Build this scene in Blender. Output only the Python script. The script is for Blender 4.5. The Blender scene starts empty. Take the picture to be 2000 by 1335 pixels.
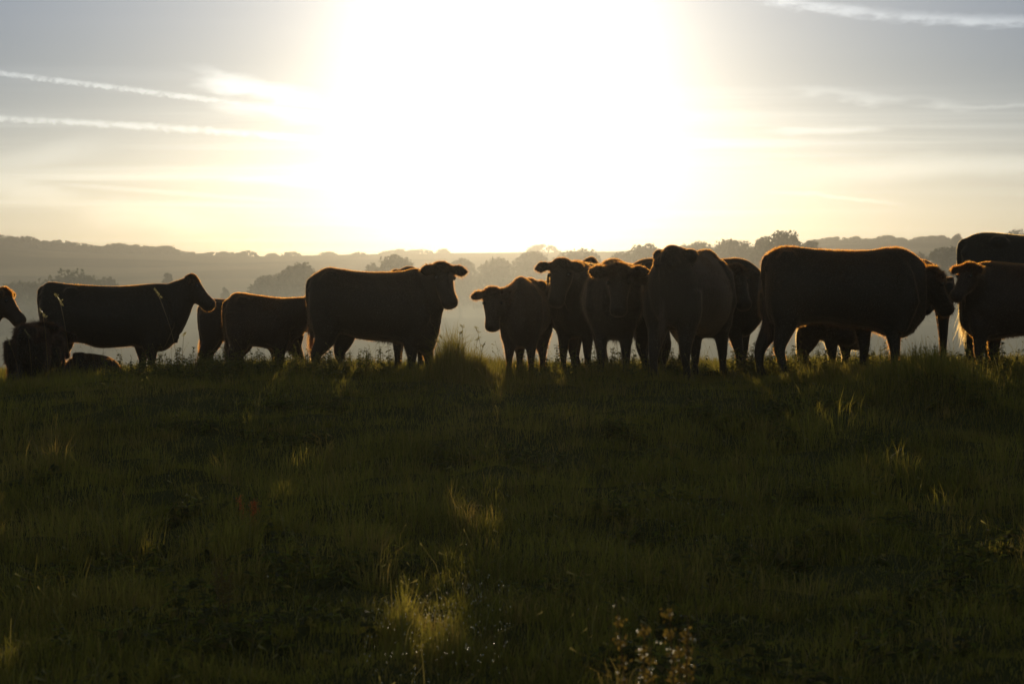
import bpy, math, random
import numpy as np
from mathutils import Vector

# ----------------------------------------------------------------------------
# camera, sun, sky, exposure
# ----------------------------------------------------------------------------
sc = bpy.context.scene
COL = sc.collection
R = math.radians
FPX = 4722.0          # focal length in photo pixels (85 mm on 36 mm, 2000 px wide)
EYE = 1.6             # camera height over the ground it stands on
HOR = 650.0           # photo row of the eye level

cam_d = bpy.data.cameras.new('camera')
cam = bpy.data.objects.new('camera', cam_d)
COL.objects.link(cam)
cam.location = (0, 0, EYE)
cam.rotation_euler = (R(90 - 0.212), 0, 0)
cam_d.lens = 85
cam_d.sensor_width = 36
cam_d.clip_start = 0.1
cam_d.clip_end = 20000
cam_d.dof.use_dof = True
cam_d.dof.focus_distance = 28.5
cam_d.dof.aperture_fstop = 5.6
sc.camera = cam

SUN_AZ, SUN_EL = R(-0.2), R(6.3)
sun_dir = Vector((math.sin(SUN_AZ) * math.cos(SUN_EL), math.cos(SUN_AZ) * math.cos(SUN_EL), math.sin(SUN_EL)))
sun_d = bpy.data.lights.new('sun', 'SUN')
sun_d.energy = 5.0
sun_d.angle = R(0.5)
sun_d.color = (1.0, 0.80, 0.53)
sun = bpy.data.objects.new('sun', sun_d)
COL.objects.link(sun)
sun.rotation_euler = sun_dir.to_track_quat('Z', 'Y').to_euler()

sc.view_settings.view_transform = 'Standard'
sc.view_settings.look = 'None'
sc.view_settings.gamma = 1.0
sc.view_settings.exposure = -0.3
try:
    sc.view_settings.use_curve_mapping = False
except Exception:
    pass
sc.render.engine = 'CYCLES'
cy = sc.cycles
cy.use_denoising = True
try:
    cy.denoiser = 'OPENIMAGEDENOISE'
    cy.denoising_input_passes = 'RGB_ALBEDO_NORMAL'
except Exception:
    pass
cy.max_bounces = 4
cy.diffuse_bounces = 2
cy.glossy_bounces = 2
cy.transmission_bounces = 3
cy.transparent_max_bounces = 6
cy.volume_bounces = 0
cy.sample_clamp_indirect = 4.0
sc.cycles_curves.shape = 'RIBBONS'
cy.caustics_reflective = False
cy.caustics_refractive = False

HAZE_DENSITY = 0.00050
HAZE_G = 0.0
MIST_DENSITY = 0.0010
MIST_G = 0.10

world = bpy.data.worlds.new('World')
sc.world = world
world.use_nodes = True
wt = world.node_tree
wt.nodes.clear()


class NT:
    """little node helper: every method adds one node and returns its output socket"""
    def __init__(self, tree):
        self.t = tree

    def new(self, typ, **kw):
        n = self.t.nodes.new(typ)
        for k, v in kw.items():
            setattr(n, k, v)
        return n

    def link(self, a, sock):
        if isinstance(a, (int, float)):
            sock.default_value = a
        elif isinstance(a, (tuple, list, Vector)):
            sock.default_value = tuple(a)
        else:
            self.t.links.new(a, sock)

    def m(self, op, a, b=0.0, c=None, clamp=False):
        n = self.new('ShaderNodeMath', operation=op, use_clamp=clamp)
        self.link(a, n.inputs[0])
        self.link(b, n.inputs[1])
        if c is not None:
            self.link(c, n.inputs[2])
        return n.outputs[0]

    def step(self, x, lo, hi):
        n = self.new('ShaderNodeMapRange', interpolation_type='SMOOTHSTEP')
        self.link(x, n.inputs['Value'])
        self.link(lo, n.inputs['From Min'])
        self.link(hi, n.inputs['From Max'])
        return n.outputs['Result']

    def mix(self, f, a, b, blend='MIX'):
        n = self.new('ShaderNodeMix', data_type='RGBA', blend_type=blend)
        self.link(f, n.inputs[0])
        for v, s in ((a, n.inputs[6]), (b, n.inputs[7])):
            if isinstance(v, (tuple, list)) and len(v) == 3:
                v = (*v, 1)
            self.link(v, s)
        return n.outputs[2]

    def noise(self, vec, scale, detail=4, rough=0.55, lac=2.0):
        n = self.new('ShaderNodeTexNoise')
        if vec is not None:
            self.link(vec, n.inputs['Vector'])
        n.inputs['Scale'].default_value = scale
        n.inputs['Detail'].default_value = detail
        n.inputs['Roughness'].default_value = rough
        return n.outputs['Fac']

    def xyz(self, x, y, z):
        n = self.new('ShaderNodeCombineXYZ')
        for v, s in zip((x, y, z), n.inputs):
            self.link(v, s)
        return n.outputs[0]


w = NT(wt)
tc = w.new('ShaderNodeTexCoord')
DIR = tc.outputs['Generated']
sky = w.new('ShaderNodeTexSky', sky_type='NISHITA')
sky.sun_disc = False
sky.sun_elevation = SUN_EL
sky.sun_rotation = SUN_AZ
sky.altitude = 60
sky.air_density = 1.0
sky.dust_density = 0.8
sky.ozone_density = 3.0
SKY_STRENGTH = 0.05
sep = w.new('ShaderNodeSeparateXYZ')
w.link(DIR, sep.inputs[0])
dx, dy, dz = sep.outputs
dot = w.new('ShaderNodeVectorMath', operation='DOT_PRODUCT')
w.link(DIR, dot.inputs[0])
dot.inputs[1].default_value = sun_dir
ang = w.m('MULTIPLY', w.m('ARCCOSINE', w.m('MINIMUM', dot.outputs['Value'], 1.0)), 180 / math.pi)
# the aureole of thin high cloud round the sun, falling off with the angle from it
aure = w.m('ADD', w.m('MULTIPLY', w.m('EXPONENT', w.m('MULTIPLY', ang, -1 / 2.4)), 1.5),
           w.m('MULTIPLY', w.m('EXPONENT', w.m('MULTIPLY', ang, -1 / 1.05)), 8.0))
# cloud layer: thin cirrus on a level plane, and aircraft trails as bands of direction
zc = w.m('MAXIMUM', dz, 0.03)
plane = w.xyz(w.m('DIVIDE', dx, zc), w.m('DIVIDE', dy, zc), 0.0)
mp = w.new('ShaderNodeMapping')
w.link(plane, mp.inputs['Vector'])
mp.inputs['Rotation'].default_value = (0, 0, R(24))
mp.inputs['Scale'].default_value = (0.16, 0.62, 1)
cir = w.noise(mp.outputs[0], 1.0, 5, 0.58)
cir2 = w.noise(mp.outputs[0], 0.35, 3, 0.5)
cirrus = w.m('MULTIPLY', w.step(cir, 0.45, 0.8), w.step(cir2, 0.35, 0.65))
ys = w.m('MAXIMUM', dy, 0.05)
U = w.m('DIVIDE', dx, ys)
V = w.m('DIVIDE', dz, ys)
front = w.m('GREATER_THAN', dy, 0.3)
uv = w.xyz(U, V, 0.0)


def trail(pts, half, soft, u0, u1, uf, nscale=60, namp=0.0008, low=False, stretch=(1, 1), level=(0.0, 1.0)):
    """band of cloud along a parabola through three photo points; u0..u1 is its extent, uf the fade"""
    P = [((p[0] - 1000) / FPX, (HOR - p[1]) / FPX) for p in pts]
    (a, b, c) = np.polyfit([p[0] for p in P], [p[1] for p in P], 2)
    mid = w.m('ADD', w.m('MULTIPLY', w.m('ADD', w.m('MULTIPLY', U, float(a)), float(b)), U), float(c))
    mpn = w.new('ShaderNodeMapping')
    w.link(uv, mpn.inputs['Vector'])
    mpn.inputs['Scale'].default_value = (stretch[0], stretch[1], 1)
    n = w.m('SUBTRACT', w.noise(mpn.outputs[0], nscale, 4, 0.6), 0.5)
    dist = w.m('ADD', w.m('SUBTRACT', V, mid), w.m('MULTIPLY', n, namp * 2))
    ad = w.m('ABSOLUTE', dist)
    band = w.m('SUBTRACT', 1.0, w.step(ad, max(half - soft, 0) / FPX, (half + soft) / FPX))
    e0, e1, f = (u0 - 1000) / FPX, (u1 - 1000) / FPX, uf / FPX
    win = w.m('MULTIPLY', w.step(U, e0 - f, e0 + f), w.m('SUBTRACT', 1.0, w.step(U, e1 - f, e1 + f)))
    tex = w.step(w.noise(mpn.outputs[0], nscale * 0.5, 3, 0.6), 0.5 - 0.5 * level[1], 0.5 + 0.25 * level[1]) if level[1] < 1 else 1.0
    return w.m('MULTIPLY', w.m('MULTIPLY', w.m('MULTIPLY', band, win), tex), front)


trails = [
    (trail([(0, 143), (300, 181), (640, 226)], 4.5, 4, -900, 660, 60, 560, 0.0013, level=(0, .75)), 0.72),
    (trail([(0, 231), (300, 248), (620, 272)], 5, 5.5, -900, 640, 60, 430, 0.0016, level=(0, .75)), 0.66),
    (trail([(100, 358), (330, 376), (560, 393)], 4, 4, 110, 560, 50, 200, 0.0008), 0.22),
    (trail([(360, 143), (460, 165), (580, 190)], 15, 17, 390, 600, 60, 90, 0.006, stretch=(.6, 1.6), level=(0, .5)), 0.8),
    (trail([(400, 200), (500, 214), (600, 226)], 10, 14, 420, 640, 50, 90, 0.004, stretch=(.5, 1.6)), 0.5),
    (trail([(400, 343), (560, 350), (720, 357)], 7, 10, 430, 760, 50, 70, 0.003, stretch=(.4, 1.6)), 0.42),
    (trail([(1480, -4), (1700, 26), (2000, 42)], 8, 10, 1490, 2600, 60, 260, 0.0026, stretch=(.5, 1.3), level=(0, .7)), 0.66),
    (trail([(1510, 176), (1700, 190), (1880, 208)], 7, 13, 1560, 1880, 60, 110, 0.005, stretch=(.45, 1.6), level=(0, .6)), 0.5),
    (trail([(1780, 208), (1900, 210), (2000, 206)], 3, 5, 1800, 2300, 60, 90, 0.002), 0.28),
    (trail([(1500, 255), (1600, 254), (1740, 250)], 5, 8, 1520, 1720, 50, 80, 0.003, stretch=(.5, 1.6)), 0.40),
    (trail([(1500, 376), (1640, 385), (1760, 401)], 3, 4, 1520, 1740, 60, 100, 0.002), 0.28),
    (trail([(1250, 370), (1600, 335), (2000, 330)], 16, 24, 1600, 2500, 180, 40, 0.006, stretch=(.3, 1.4)), 0.34),
    (trail([(-200, 350), (60, 370), (200, 405)], 24, 20, -600, 150, 80, 60, 0.010, stretch=(.4, 1.4)), 0.34),
    (trail([(150, 405), (260, 420), (420, 440)], 18, 26, 160, 420, 70, 60, 0.010, stretch=(.4, 1.4)), 0.28),
    (trail([(-50, 340), (100, 305), (220, 285)], 14, 26, -200, 180, 90, 40, 0.005, stretch=(.4, 1.4)), 0.24),
]
cloud = w.m('MULTIPLY', w.m('MULTIPLY', cirrus, w.m('GREATER_THAN', dz, 0.0)), 0.5)
for tmask, k in trails:
    cloud = w.m('MAXIMUM', cloud, w.m('MULTIPLY', tmask, k))
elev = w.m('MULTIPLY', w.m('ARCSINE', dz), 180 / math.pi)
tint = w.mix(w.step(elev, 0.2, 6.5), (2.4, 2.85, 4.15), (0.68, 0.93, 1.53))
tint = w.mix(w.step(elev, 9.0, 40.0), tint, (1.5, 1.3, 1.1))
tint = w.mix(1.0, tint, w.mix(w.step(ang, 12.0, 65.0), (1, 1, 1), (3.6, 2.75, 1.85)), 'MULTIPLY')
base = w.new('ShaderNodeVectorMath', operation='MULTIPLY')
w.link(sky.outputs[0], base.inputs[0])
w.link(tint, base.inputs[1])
aur_c = w.new('ShaderNodeVectorMath', operation='SCALE')
aur_c.inputs[0].default_value = (1.0 / SKY_STRENGTH, 0.95 / SKY_STRENGTH, 0.86 / SKY_STRENGTH)
w.link(aure, aur_c.inputs['Scale'])
sumv = w.new('ShaderNodeVectorMath', operation='ADD')
w.link(base.outputs[0], sumv.inputs[0])
w.link(aur_c.outputs[0], sumv.inputs[1])
# lit cloud adds its own light and a share of the glow behind it
cl_add = w.new('ShaderNodeVectorMath', operation='SCALE')
cl_add.inputs[0].default_value = (0.50 / SKY_STRENGTH, 0.46 / SKY_STRENGTH, 0.38 / SKY_STRENGTH)
w.link(cloud, cl_add.inputs['Scale'])
cl_mul = w.new('ShaderNodeVectorMath', operation='SCALE')
w.link(sumv.outputs[0], cl_mul.inputs[0])
w.link(w.m('ADD', 1.0, w.m('MULTIPLY', cloud, 0.55)), cl_mul.inputs['Scale'])
cl_sum = w.new('ShaderNodeVectorMath', operation='ADD')
w.link(cl_mul.outputs[0], cl_sum.inputs[0])
w.link(cl_add.outputs[0], cl_sum.inputs[1])
skyc = cl_sum.outputs[0]
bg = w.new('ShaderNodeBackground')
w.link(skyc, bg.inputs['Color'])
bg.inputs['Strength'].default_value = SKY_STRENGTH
wo = w.new('ShaderNodeOutputWorld')
wt.links.new(bg.outputs[0], wo.inputs['Surface'])
try:
    world.cycles.sampling_method = 'MANUAL'
    world.cycles.sample_map_resolution = 1024
except Exception:
    pass

# ----------------------------------------------------------------------------
# helpers
# ----------------------------------------------------------------------------
rng = np.random.default_rng(11)


def wx(px, d):
    return (px - 1000.0) / FPX * d


def wz(py, d):
    return EYE + (HOR - py) / FPX * d


def tag(o, label=None, cat=None, group=None, kind=None):
    if label:
        o['label'] = label
    if cat:
        o['category'] = cat
    if group:
        o['group'] = group
    if kind:
        o['kind'] = kind
    return o


def link(o, parent=None):
    COL.objects.link(o)
    if parent is not None:
        o.parent = parent
    return o


def mesh_np(name, V, F, mat=None, smooth=False, colors=None):
    """V (n,3); F either (m,k) array or list of arrays of one polygon size each"""
    me = bpy.data.meshes.new(name)
    V = np.asarray(V, dtype=np.float32)
    Fs = F if isinstance(F, list) else [F]
    Fs = [np.asarray(f, dtype=np.int32) for f in Fs if len(f)]
    loops = np.concatenate([f.ravel() for f in Fs])
    sizes = np.concatenate([np.full(len(f), f.shape[1], np.int32) for f in Fs])
    me.vertices.add(len(V))
    me.vertices.foreach_set('co', V.ravel())
    me.loops.add(len(loops))
    me.loops.foreach_set('vertex_index', loops)
    me.polygons.add(len(sizes))
    starts = np.concatenate([[0], np.cumsum(sizes)[:-1]]).astype(np.int32)
    me.polygons.foreach_set('loop_start', starts)
    if smooth:
        me.polygons.foreach_set('use_smooth', np.ones(len(sizes), bool))
    if colors is not None:
        at = me.color_attributes.new('tone', 'FLOAT_COLOR', 'POINT')
        at.data.foreach_set('color', np.asarray(colors, np.float32).ravel())
    me.update(calc_edges=True)
    if mat:
        me.materials.append(mat)
    return me


def obj(name, me, parent=None, loc=None):
    o = bpy.data.objects.new(name, me)
    if loc is not None:
        o.location = loc
    return link(o, parent)


class Geo:
    def __init__(self):
        self.v, self.f = [], {}
        self.n = 0

    def add(self, V, F):
        V = np.asarray(V, float)
        self.v.append(V)
        for f in (F if isinstance(F, list) else [F]):
            f = np.asarray(f, int)
            if len(f):
                self.f.setdefault(f.shape[1], []).append(f + self.n)
        self.n += len(V)

    def mesh(self, name, mat, smooth=False):
        return mesh_np(name, np.concatenate(self.v), [np.concatenate(x) for x in self.f.values()], mat, smooth)


def loft(rings, cap=True):
    """rings: list of (n,3) arrays with the same n -> closed tube"""
    n = len(rings[0])
    V = np.concatenate(rings)
    i = np.arange(n)
    j = (i + 1) % n
    F = [np.concatenate([np.stack([k * n + i, k * n + j, (k + 1) * n + j, (k + 1) * n + i], 1) for k in range(len(rings) - 1)])]
    if cap:
        c0, c1 = rings[0].mean(0), rings[-1].mean(0)
        V = np.concatenate([V, [c0, c1]])
        m = len(rings) * n
        F.append(np.concatenate([np.stack([j, i, np.full(n, m)], 1),
                                 np.stack([(len(rings) - 1) * n + i, (len(rings) - 1) * n + j, np.full(n, m + 1)], 1)]))
    return V, F


def tube(pts, ra, rb=None, side=(0, 1, 0), n=14, p=2.0):
    """elliptical tube along pts: ra across the plane normal to side, rb along side"""
    pts = np.asarray(pts, float)
    ra = np.asarray(ra, float)
    rb = ra if rb is None else np.asarray(rb, float)
    T = np.gradient(pts, axis=0)
    T /= np.linalg.norm(T, axis=1)[:, None]
    s0 = np.asarray(side, float)
    a = np.linspace(0, 2 * np.pi, n, endpoint=False)
    ca, sa = np.cos(a), np.sin(a)
    ca = np.sign(ca) * np.abs(ca) ** (2 / p)
    sa = np.sign(sa) * np.abs(sa) ** (2 / p)
    rings = []
    for k in range(len(pts)):
        s = s0 - T[k] * (s0 @ T[k])
        nn = np.linalg.norm(s)
        s = s / nn if nn > 1e-4 else np.array([1.0, 0, 0])
        u = np.cross(T[k], s)
        rings.append(pts[k] + np.outer(ca * ra[k], u) + np.outer(sa * rb[k], s))
    return loft(rings)


def resample(P, n):
    """Catmull-Rom through the rows of P"""
    P = np.asarray(P, float)
    t = np.arange(len(P))
    tt = np.linspace(0, len(P) - 1, n)
    Q = np.concatenate([[2 * P[0] - P[1]], P, [2 * P[-1] - P[-2]]])
    i = np.clip(tt.astype(int), 0, len(P) - 2)
    u = (tt - i)[:, None]
    p0, p1, p2, p3 = Q[i], Q[i + 1], Q[i + 2], Q[i + 3]
    return 0.5 * (2 * p1 + (p2 - p0) * u + (2 * p0 - 5 * p1 + 4 * p2 - p3) * u ** 2 + (3 * p1 - p0 - 3 * p2 + p3) * u ** 3)


# ----------------------------------------------------------------------------
# materials
# ----------------------------------------------------------------------------
def mat_new(name):
    m = bpy.data.materials.new(name)
    m.use_nodes = True
    m.node_tree.nodes.clear()
    return m, NT(m.node_tree)


def leaf_mat(name, c1, c2, trans=0.45, rough=0.45, spec=0.4, tcol=1.6, attr=True):
    m, n = mat_new(name)
    if attr:
        a = n.new('ShaderNodeAttribute', attribute_name='tone')
        s = n.new('ShaderNodeSeparateColor')
        n.link(a.outputs['Color'], s.inputs[0])
        f, straw = s.outputs[0], s.outputs[1]
    else:
        g = n.new('ShaderNodeNewGeometry')
        f, straw = g.outputs['Random Per Island'], 0.0
    col = n.mix(f, c1, c2)
    col = n.mix(straw, col, (0.16, 0.105, 0.045))
    bs = n.new('ShaderNodeBsdfPrincipled')
    n.link(col, bs.inputs['Base Color'])
    bs.inputs['Roughness'].default_value = rough
    bs.inputs['Specular IOR Level'].default_value = spec
    tr = n.new('ShaderNodeBsdfTranslucent')
    sc_ = n.new('ShaderNodeVectorMath', operation='MULTIPLY')
    n.link(col, sc_.inputs[0])
    sc_.inputs[1].default_value = (tcol * 1.1, tcol * 1.15, tcol * 0.6)
    n.link(sc_.outputs[0], tr.inputs['Color'])
    mx = n.new('ShaderNodeMixShader')
    mx.inputs[0].default_value = trans
    n.t.links.new(bs.outputs[0], mx.inputs[1])
    n.t.links.new(tr.outputs[0], mx.inputs[2])
    o = n.new('ShaderNodeOutputMaterial')
    n.t.links.new(mx.outputs[0], o.inputs['Surface'])
    return m


def ground_mat(name):
    m, n = mat_new(name)
    tcn = n.new('ShaderNodeTexCoord')
    near = n.mix(n.noise(tcn.outputs['Object'], 1.3, 6, 0.6), (0.03, 0.032, 0.010), (0.085, 0.075, 0.028))
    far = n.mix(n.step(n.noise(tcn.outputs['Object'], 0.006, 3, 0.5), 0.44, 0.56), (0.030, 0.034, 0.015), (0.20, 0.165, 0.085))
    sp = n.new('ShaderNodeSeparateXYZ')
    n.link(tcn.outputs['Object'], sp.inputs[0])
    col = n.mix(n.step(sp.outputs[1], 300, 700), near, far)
    bs = n.new('ShaderNodeBsdfPrincipled')
    n.link(col, bs.inputs['Base Color'])
    bs.inputs['Roughness'].default_value = 0.95
    bs.inputs['Specular IOR Level'].default_value = 0.0
    bp = n.new('ShaderNodeBump')
    bp.inputs['Strength'].default_value = 0.6
    bp.inputs['Distance'].default_value = 0.05
    n.link(n.noise(tcn.outputs['Object'], 18, 5, 0.65), bp.inputs['Height'])
    n.t.links.new(bp.outputs[0], bs.inputs['Normal'])
    o = n.new('ShaderNodeOutputMaterial')
    n.t.links.new(bs.outputs[0], o.inputs['Surface'])
    return m


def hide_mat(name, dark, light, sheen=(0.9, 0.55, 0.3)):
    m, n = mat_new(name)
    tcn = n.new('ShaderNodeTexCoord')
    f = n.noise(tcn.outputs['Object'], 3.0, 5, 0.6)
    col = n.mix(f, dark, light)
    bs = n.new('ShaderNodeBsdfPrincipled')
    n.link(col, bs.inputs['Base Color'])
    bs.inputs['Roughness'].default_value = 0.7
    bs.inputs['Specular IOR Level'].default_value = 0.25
    bs.inputs['Sheen Weight'].default_value = 0.4
    bs.inputs['Sheen Roughness'].default_value = 0.35
    bs.inputs['Sheen Tint'].default_value = (*sheen, 1)
    bp = n.new('ShaderNodeBump')
    bp.inputs['Strength'].default_value = 0.5
    bp.inputs['Distance'].default_value = 0.02
    mp = n.new('ShaderNodeMapping')
    n.link(tcn.outputs['Object'], mp.inputs['Vector'])
    mp.inputs['Scale'].default_value = (30, 30, 9)
    n.link(n.noise(mp.outputs[0], 1.0, 4, 0.7), bp.inputs['Height'])
    n.t.links.new(bp.outputs[0], bs.inputs['Normal'])
    o = n.new('ShaderNodeOutputMaterial')
    n.t.links.new(bs.outputs[0], o.inputs['Surface'])
    return m


def hair_mat(name, melanin, redness, rough=0.35):
    m, n = mat_new(name)
    h = n.new('ShaderNodeBsdfHairPrincipled')
    h.parametrization = 'MELANIN'
    h.inputs['Melanin'].default_value = melanin
    h.inputs['Melanin Redness'].default_value = redness
    h.inputs['Roughness'].default_value = rough
    h.inputs['Radial Roughness'].default_value = 0.4
    h.inputs['Random Color'].default_value = 0.25
    o = n.new('ShaderNodeOutputMaterial')
    n.t.links.new(h.outputs[0], o.inputs['Surface'])
    return m


def plain_mat(name, c, rough=0.8, spec=0.3):
    m, n = mat_new(name)
    bs = n.new('ShaderNodeBsdfPrincipled')
    tcn = n.new('ShaderNodeTexCoord')
    n.link(n.mix(n.noise(tcn.outputs['Object'], 6, 4, 0.6), tuple(v * .7 for v in c), tuple(v * 1.25 for v in c)), bs.inputs['Base Color'])
    bs.inputs['Roughness'].default_value = rough
    bs.inputs['Specular IOR Level'].default_value = spec
    o = n.new('ShaderNodeOutputMaterial')
    n.t.links.new(bs.outputs[0], o.inputs['Surface'])
    return m


def glass_mat(name):
    m, n = mat_new(name)
    bs = n.new('ShaderNodeBsdfPrincipled')
    bs.inputs['Base Color'].default_value = (1.0, 0.88, 0.62, 1)  # golden tint stands in for warm sunlight glinting in clear drops
    bs.inputs['Roughness'].default_value = 0.22
    bs.inputs['IOR'].default_value = 1.33
    bs.inputs['Transmission Weight'].default_value = 0.7
    o = n.new('ShaderNodeOutputMaterial')
    n.t.links.new(bs.outputs[0], o.inputs['Surface'])
    return m


def volume_mat(name, color, density, g, fwd=0.08):
    m, n = mat_new(name)
    pv = n.new('ShaderNodeVolumePrincipled')
    pv.inputs['Color'].default_value = (*color, 1)
    pv.inputs['Density'].default_value = density
    pv.inputs['Anisotropy'].default_value = g
    try:
        pv.inputs['Density Attribute'].default_value = ''
    except Exception:
        pass
    o = n.new('ShaderNodeOutputMaterial')
    # droplets: a few per cent of the density scatters strongly forward
    pf = n.new('ShaderNodeVolumePrincipled')
    pf.inputs['Color'].default_value = (0.95, 0.93, 0.88, 1)
    pf.inputs['Density'].default_value = density * fwd
    pf.inputs['Anisotropy'].default_value = 0.91
    try:
        pf.inputs['Density Attribute'].default_value = ''
    except Exception:
        pass
    ad = n.new('ShaderNodeAddShader')
    n.t.links.new(pv.outputs[0], ad.inputs[0])
    n.t.links.new(pf.outputs[0], ad.inputs[1])
    n.t.links.new(ad.outputs[0], o.inputs['Volume'])
    try:
        m.cycles.homogeneous_volume = True
    except Exception:
        pass
    return m


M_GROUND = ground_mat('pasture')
M_GRASS = leaf_mat('grass_blade', (0.058, 0.051, 0.012), (0.165, 0.130, 0.034), 0.6, 0.6, 0.05, 2.9)
M_WEED = leaf_mat('weed_leaf', (0.038, 0.040, 0.014), (0.085, 0.080, 0.026), 0.55, 0.6, 0.08, 2.8)
M_TREE = leaf_mat('tree_leaf', (0.035, 0.042, 0.015), (0.060, 0.062, 0.024), 0.35, 0.6, 0.2, 1.3, attr=False)
M_BARK = plain_mat('bark', (0.05, 0.04, 0.03))
M_STRAW = leaf_mat('seed_stalk', (0.22, 0.17, 0.10), (0.40, 0.33, 0.21), 0.5, 0.4, 0.5, 1.6)  # straw lightened so the stalks carry a sunlit glint in their colour
M_STEM = leaf_mat('dry_stem', (0.09, 0.07, 0.035), (0.20, 0.16, 0.08), 0.5, 0.5, 0.2, 1.8)
M_DOCK_RED_SUNLIT = leaf_mat('sunlit_red_dock_seed', (0.42, 0.10, 0.03), (0.60, 0.17, 0.05), 0.5, 0.5, 0.2, 1.3)  # the dock's own red, brightened in the colour to look sunlit
M_DOCK = leaf_mat('dock_seed', (0.12, 0.075, 0.022), (0.20, 0.125, 0.035), 0.5, 0.5, 0.3, 1.3)
M_DEW = glass_mat('dew')
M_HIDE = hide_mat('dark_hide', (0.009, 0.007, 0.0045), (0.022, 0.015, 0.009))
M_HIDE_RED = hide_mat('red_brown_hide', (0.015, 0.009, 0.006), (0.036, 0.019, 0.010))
M_HIDE_PALE = hide_mat('pale_hide', (0.25, 0.15, 0.10), (0.42, 0.29, 0.21))
M_HAIR = hair_mat('brown_hair', 0.68, 0.42)
M_HAIR_RED = hair_mat('red_hair', 0.66, 1.0)
M_HAIR_DARK = hair_mat('dark_hair', 0.85, 0.6)
M_HAIR_PALE = hair_mat('pale_hair', 0.40, 0.6)
M_EYE = plain_mat('eye', (0.008, 0.006, 0.005), 0.1, 0.6)
M_HORN = plain_mat('hoof_horn', (0.03, 0.025, 0.02), 0.5, 0.4)

# ----------------------------------------------------------------------------
# the ground: one sheet from the near slope over the crest and valley to the far hill
# ----------------------------------------------------------------------------
_d = np.array([-400, -60, 0, 9, 14, 17, 21, 24, 26.5, 29, 33, 36, 40, 50, 80, 150, 250, 350, 450, 620, 900, 1300, 1800, 2200, 3000, 6000], float)
_z = np.array([-14, -2.6, -.10, -.04, .06, .17, .38, .74, 1.02, 1.10, 1.13, 1.05, .82, .0, -3.0, -8.5, -12.5, -13.5, -11, -1, 12, 32, 56, 52, 30, 10], float)


def _hermite(x, X, Y):
    h = np.diff(X)
    s = np.diff(Y) / h
    m = np.empty_like(Y)
    m[1:-1] = np.where(s[:-1] * s[1:] > 0, 2 * s[:-1] * s[1:] / np.where(np.abs(s[:-1] + s[1:]) < 1e-9, 1e-9, s[:-1] + s[1:]), 0)
    m[0], m[-1] = s[0], s[-1]
    x = np.clip(x, X[0], X[-1])
    i = np.clip(np.searchsorted(X, x) - 1, 0, len(X) - 2)
    t = (x - X[i]) / h[i]
    return ((2 * t**3 - 3 * t**2 + 1) * Y[i] + (t**3 - 2 * t**2 + t) * h[i] * m[i]
            + (-2 * t**3 + 3 * t**2) * Y[i + 1] + (t**3 - t**2) * h[i] * m[i + 1])


_rp = np.array([-3000, -600, 0, 100, 200, 330, 500, 640, 900, 1000, 1190, 1580, 1850, 2000, 2600, 5000], float)
_ry = np.array([500, 470, 480, 488, 497, 501, 504, 501, 497, 496, 494, 479, 472, 462, 455, 500], float)


def ground_z(x, y):
    x = np.asarray(x, float)
    y = np.asarray(y, float)
    z = _hermite(y, _d, _z)
    ridge = EYE + (HOR - np.interp(1000 + FPX * x / 1800.0, _rp, _ry)) / FPX * 1800.0
    z = z + (ridge - 56) * np.clip((y - 500) / 1300.0, 0, 1) ** 1.2 * np.clip((6000 - y) / 3500, 0, 1)
    near = np.clip(1 - np.abs(y - 20) / 60, 0, 1)
    z = z + near * (0.035 * np.sin(x * 2.1 + 1.3 * np.sin(y * .9)) * np.sin(y * 1.4 + .8) + 0.02 * np.sin(x * 4.7 + y * 3.1) + 0.016 * np.sin(y * 6.1 - x * 2.3))
    slope = np.exp(-((y - 18) / 8.0) ** 2)
    z = z + slope * (0.045 * np.sin(x * 3.3 + 2.0 * np.sin(y * 1.7)) * np.sin(y * 3.6 + 1.5 * np.sin(x * 1.9)) + 0.03 * np.sin(x * 7.1 + y * 2.2) * np.sin(y * 6.7 - x * 1.3))
    rise = np.exp(-((y - 29) / 7.0) ** 2)
    z = z + rise * (0.10 * np.clip((x - 2.0) / 3, 0, 1) - 0.16 * np.clip((-x - 3.5) / 3, 0, 1))
    z = z + 0.34 * np.exp(-((x - 4.25) / .62) ** 2 - ((y - 24.8) / 1.1) ** 2)
    z = z + 0.12 * np.exp(-((x + .64) / .30) ** 2 - ((y - 26.6) / .6) ** 2)
    z = z - 0.14 * np.clip((-x - 1.2) / 1.5, 0, 1) * np.exp(-((y - 15) / 5.0) ** 2)
    return z


def spaced(lo, hi, fine, grow, far):
    a = list(np.arange(lo, hi + 1e-6, fine))
    s = fine
    up = [hi]
    while up[-1] < far:
        s *= grow
        up.append(up[-1] + s)
    s = fine
    dn = [lo]
    while dn[-1] > -far:
        s *= grow
        dn.append(dn[-1] - s)
    return np.array(dn[:0:-1] + a + up[1:])


gx = spaced(-9, 9, 0.12, 1.16, 3500)
gy = spaced(5, 40, 0.12, 1.07, 5800)
gy = gy[gy > -300]
GX, GY = np.meshgrid(gx, gy)
GZ = ground_z(GX, GY)
nx, ny = len(gx), len(gy)
ii = (np.arange(ny - 1)[:, None] * nx + np.arange(nx - 1)[None, :]).ravel()
g_me = mesh_np('ground', np.stack([GX.ravel(), GY.ravel(), GZ.ravel()], 1), np.stack([ii, ii + 1, ii + nx + 1, ii + nx], 1), M_GROUND, True)
tag(obj('ground', g_me), kind='structure')


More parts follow.
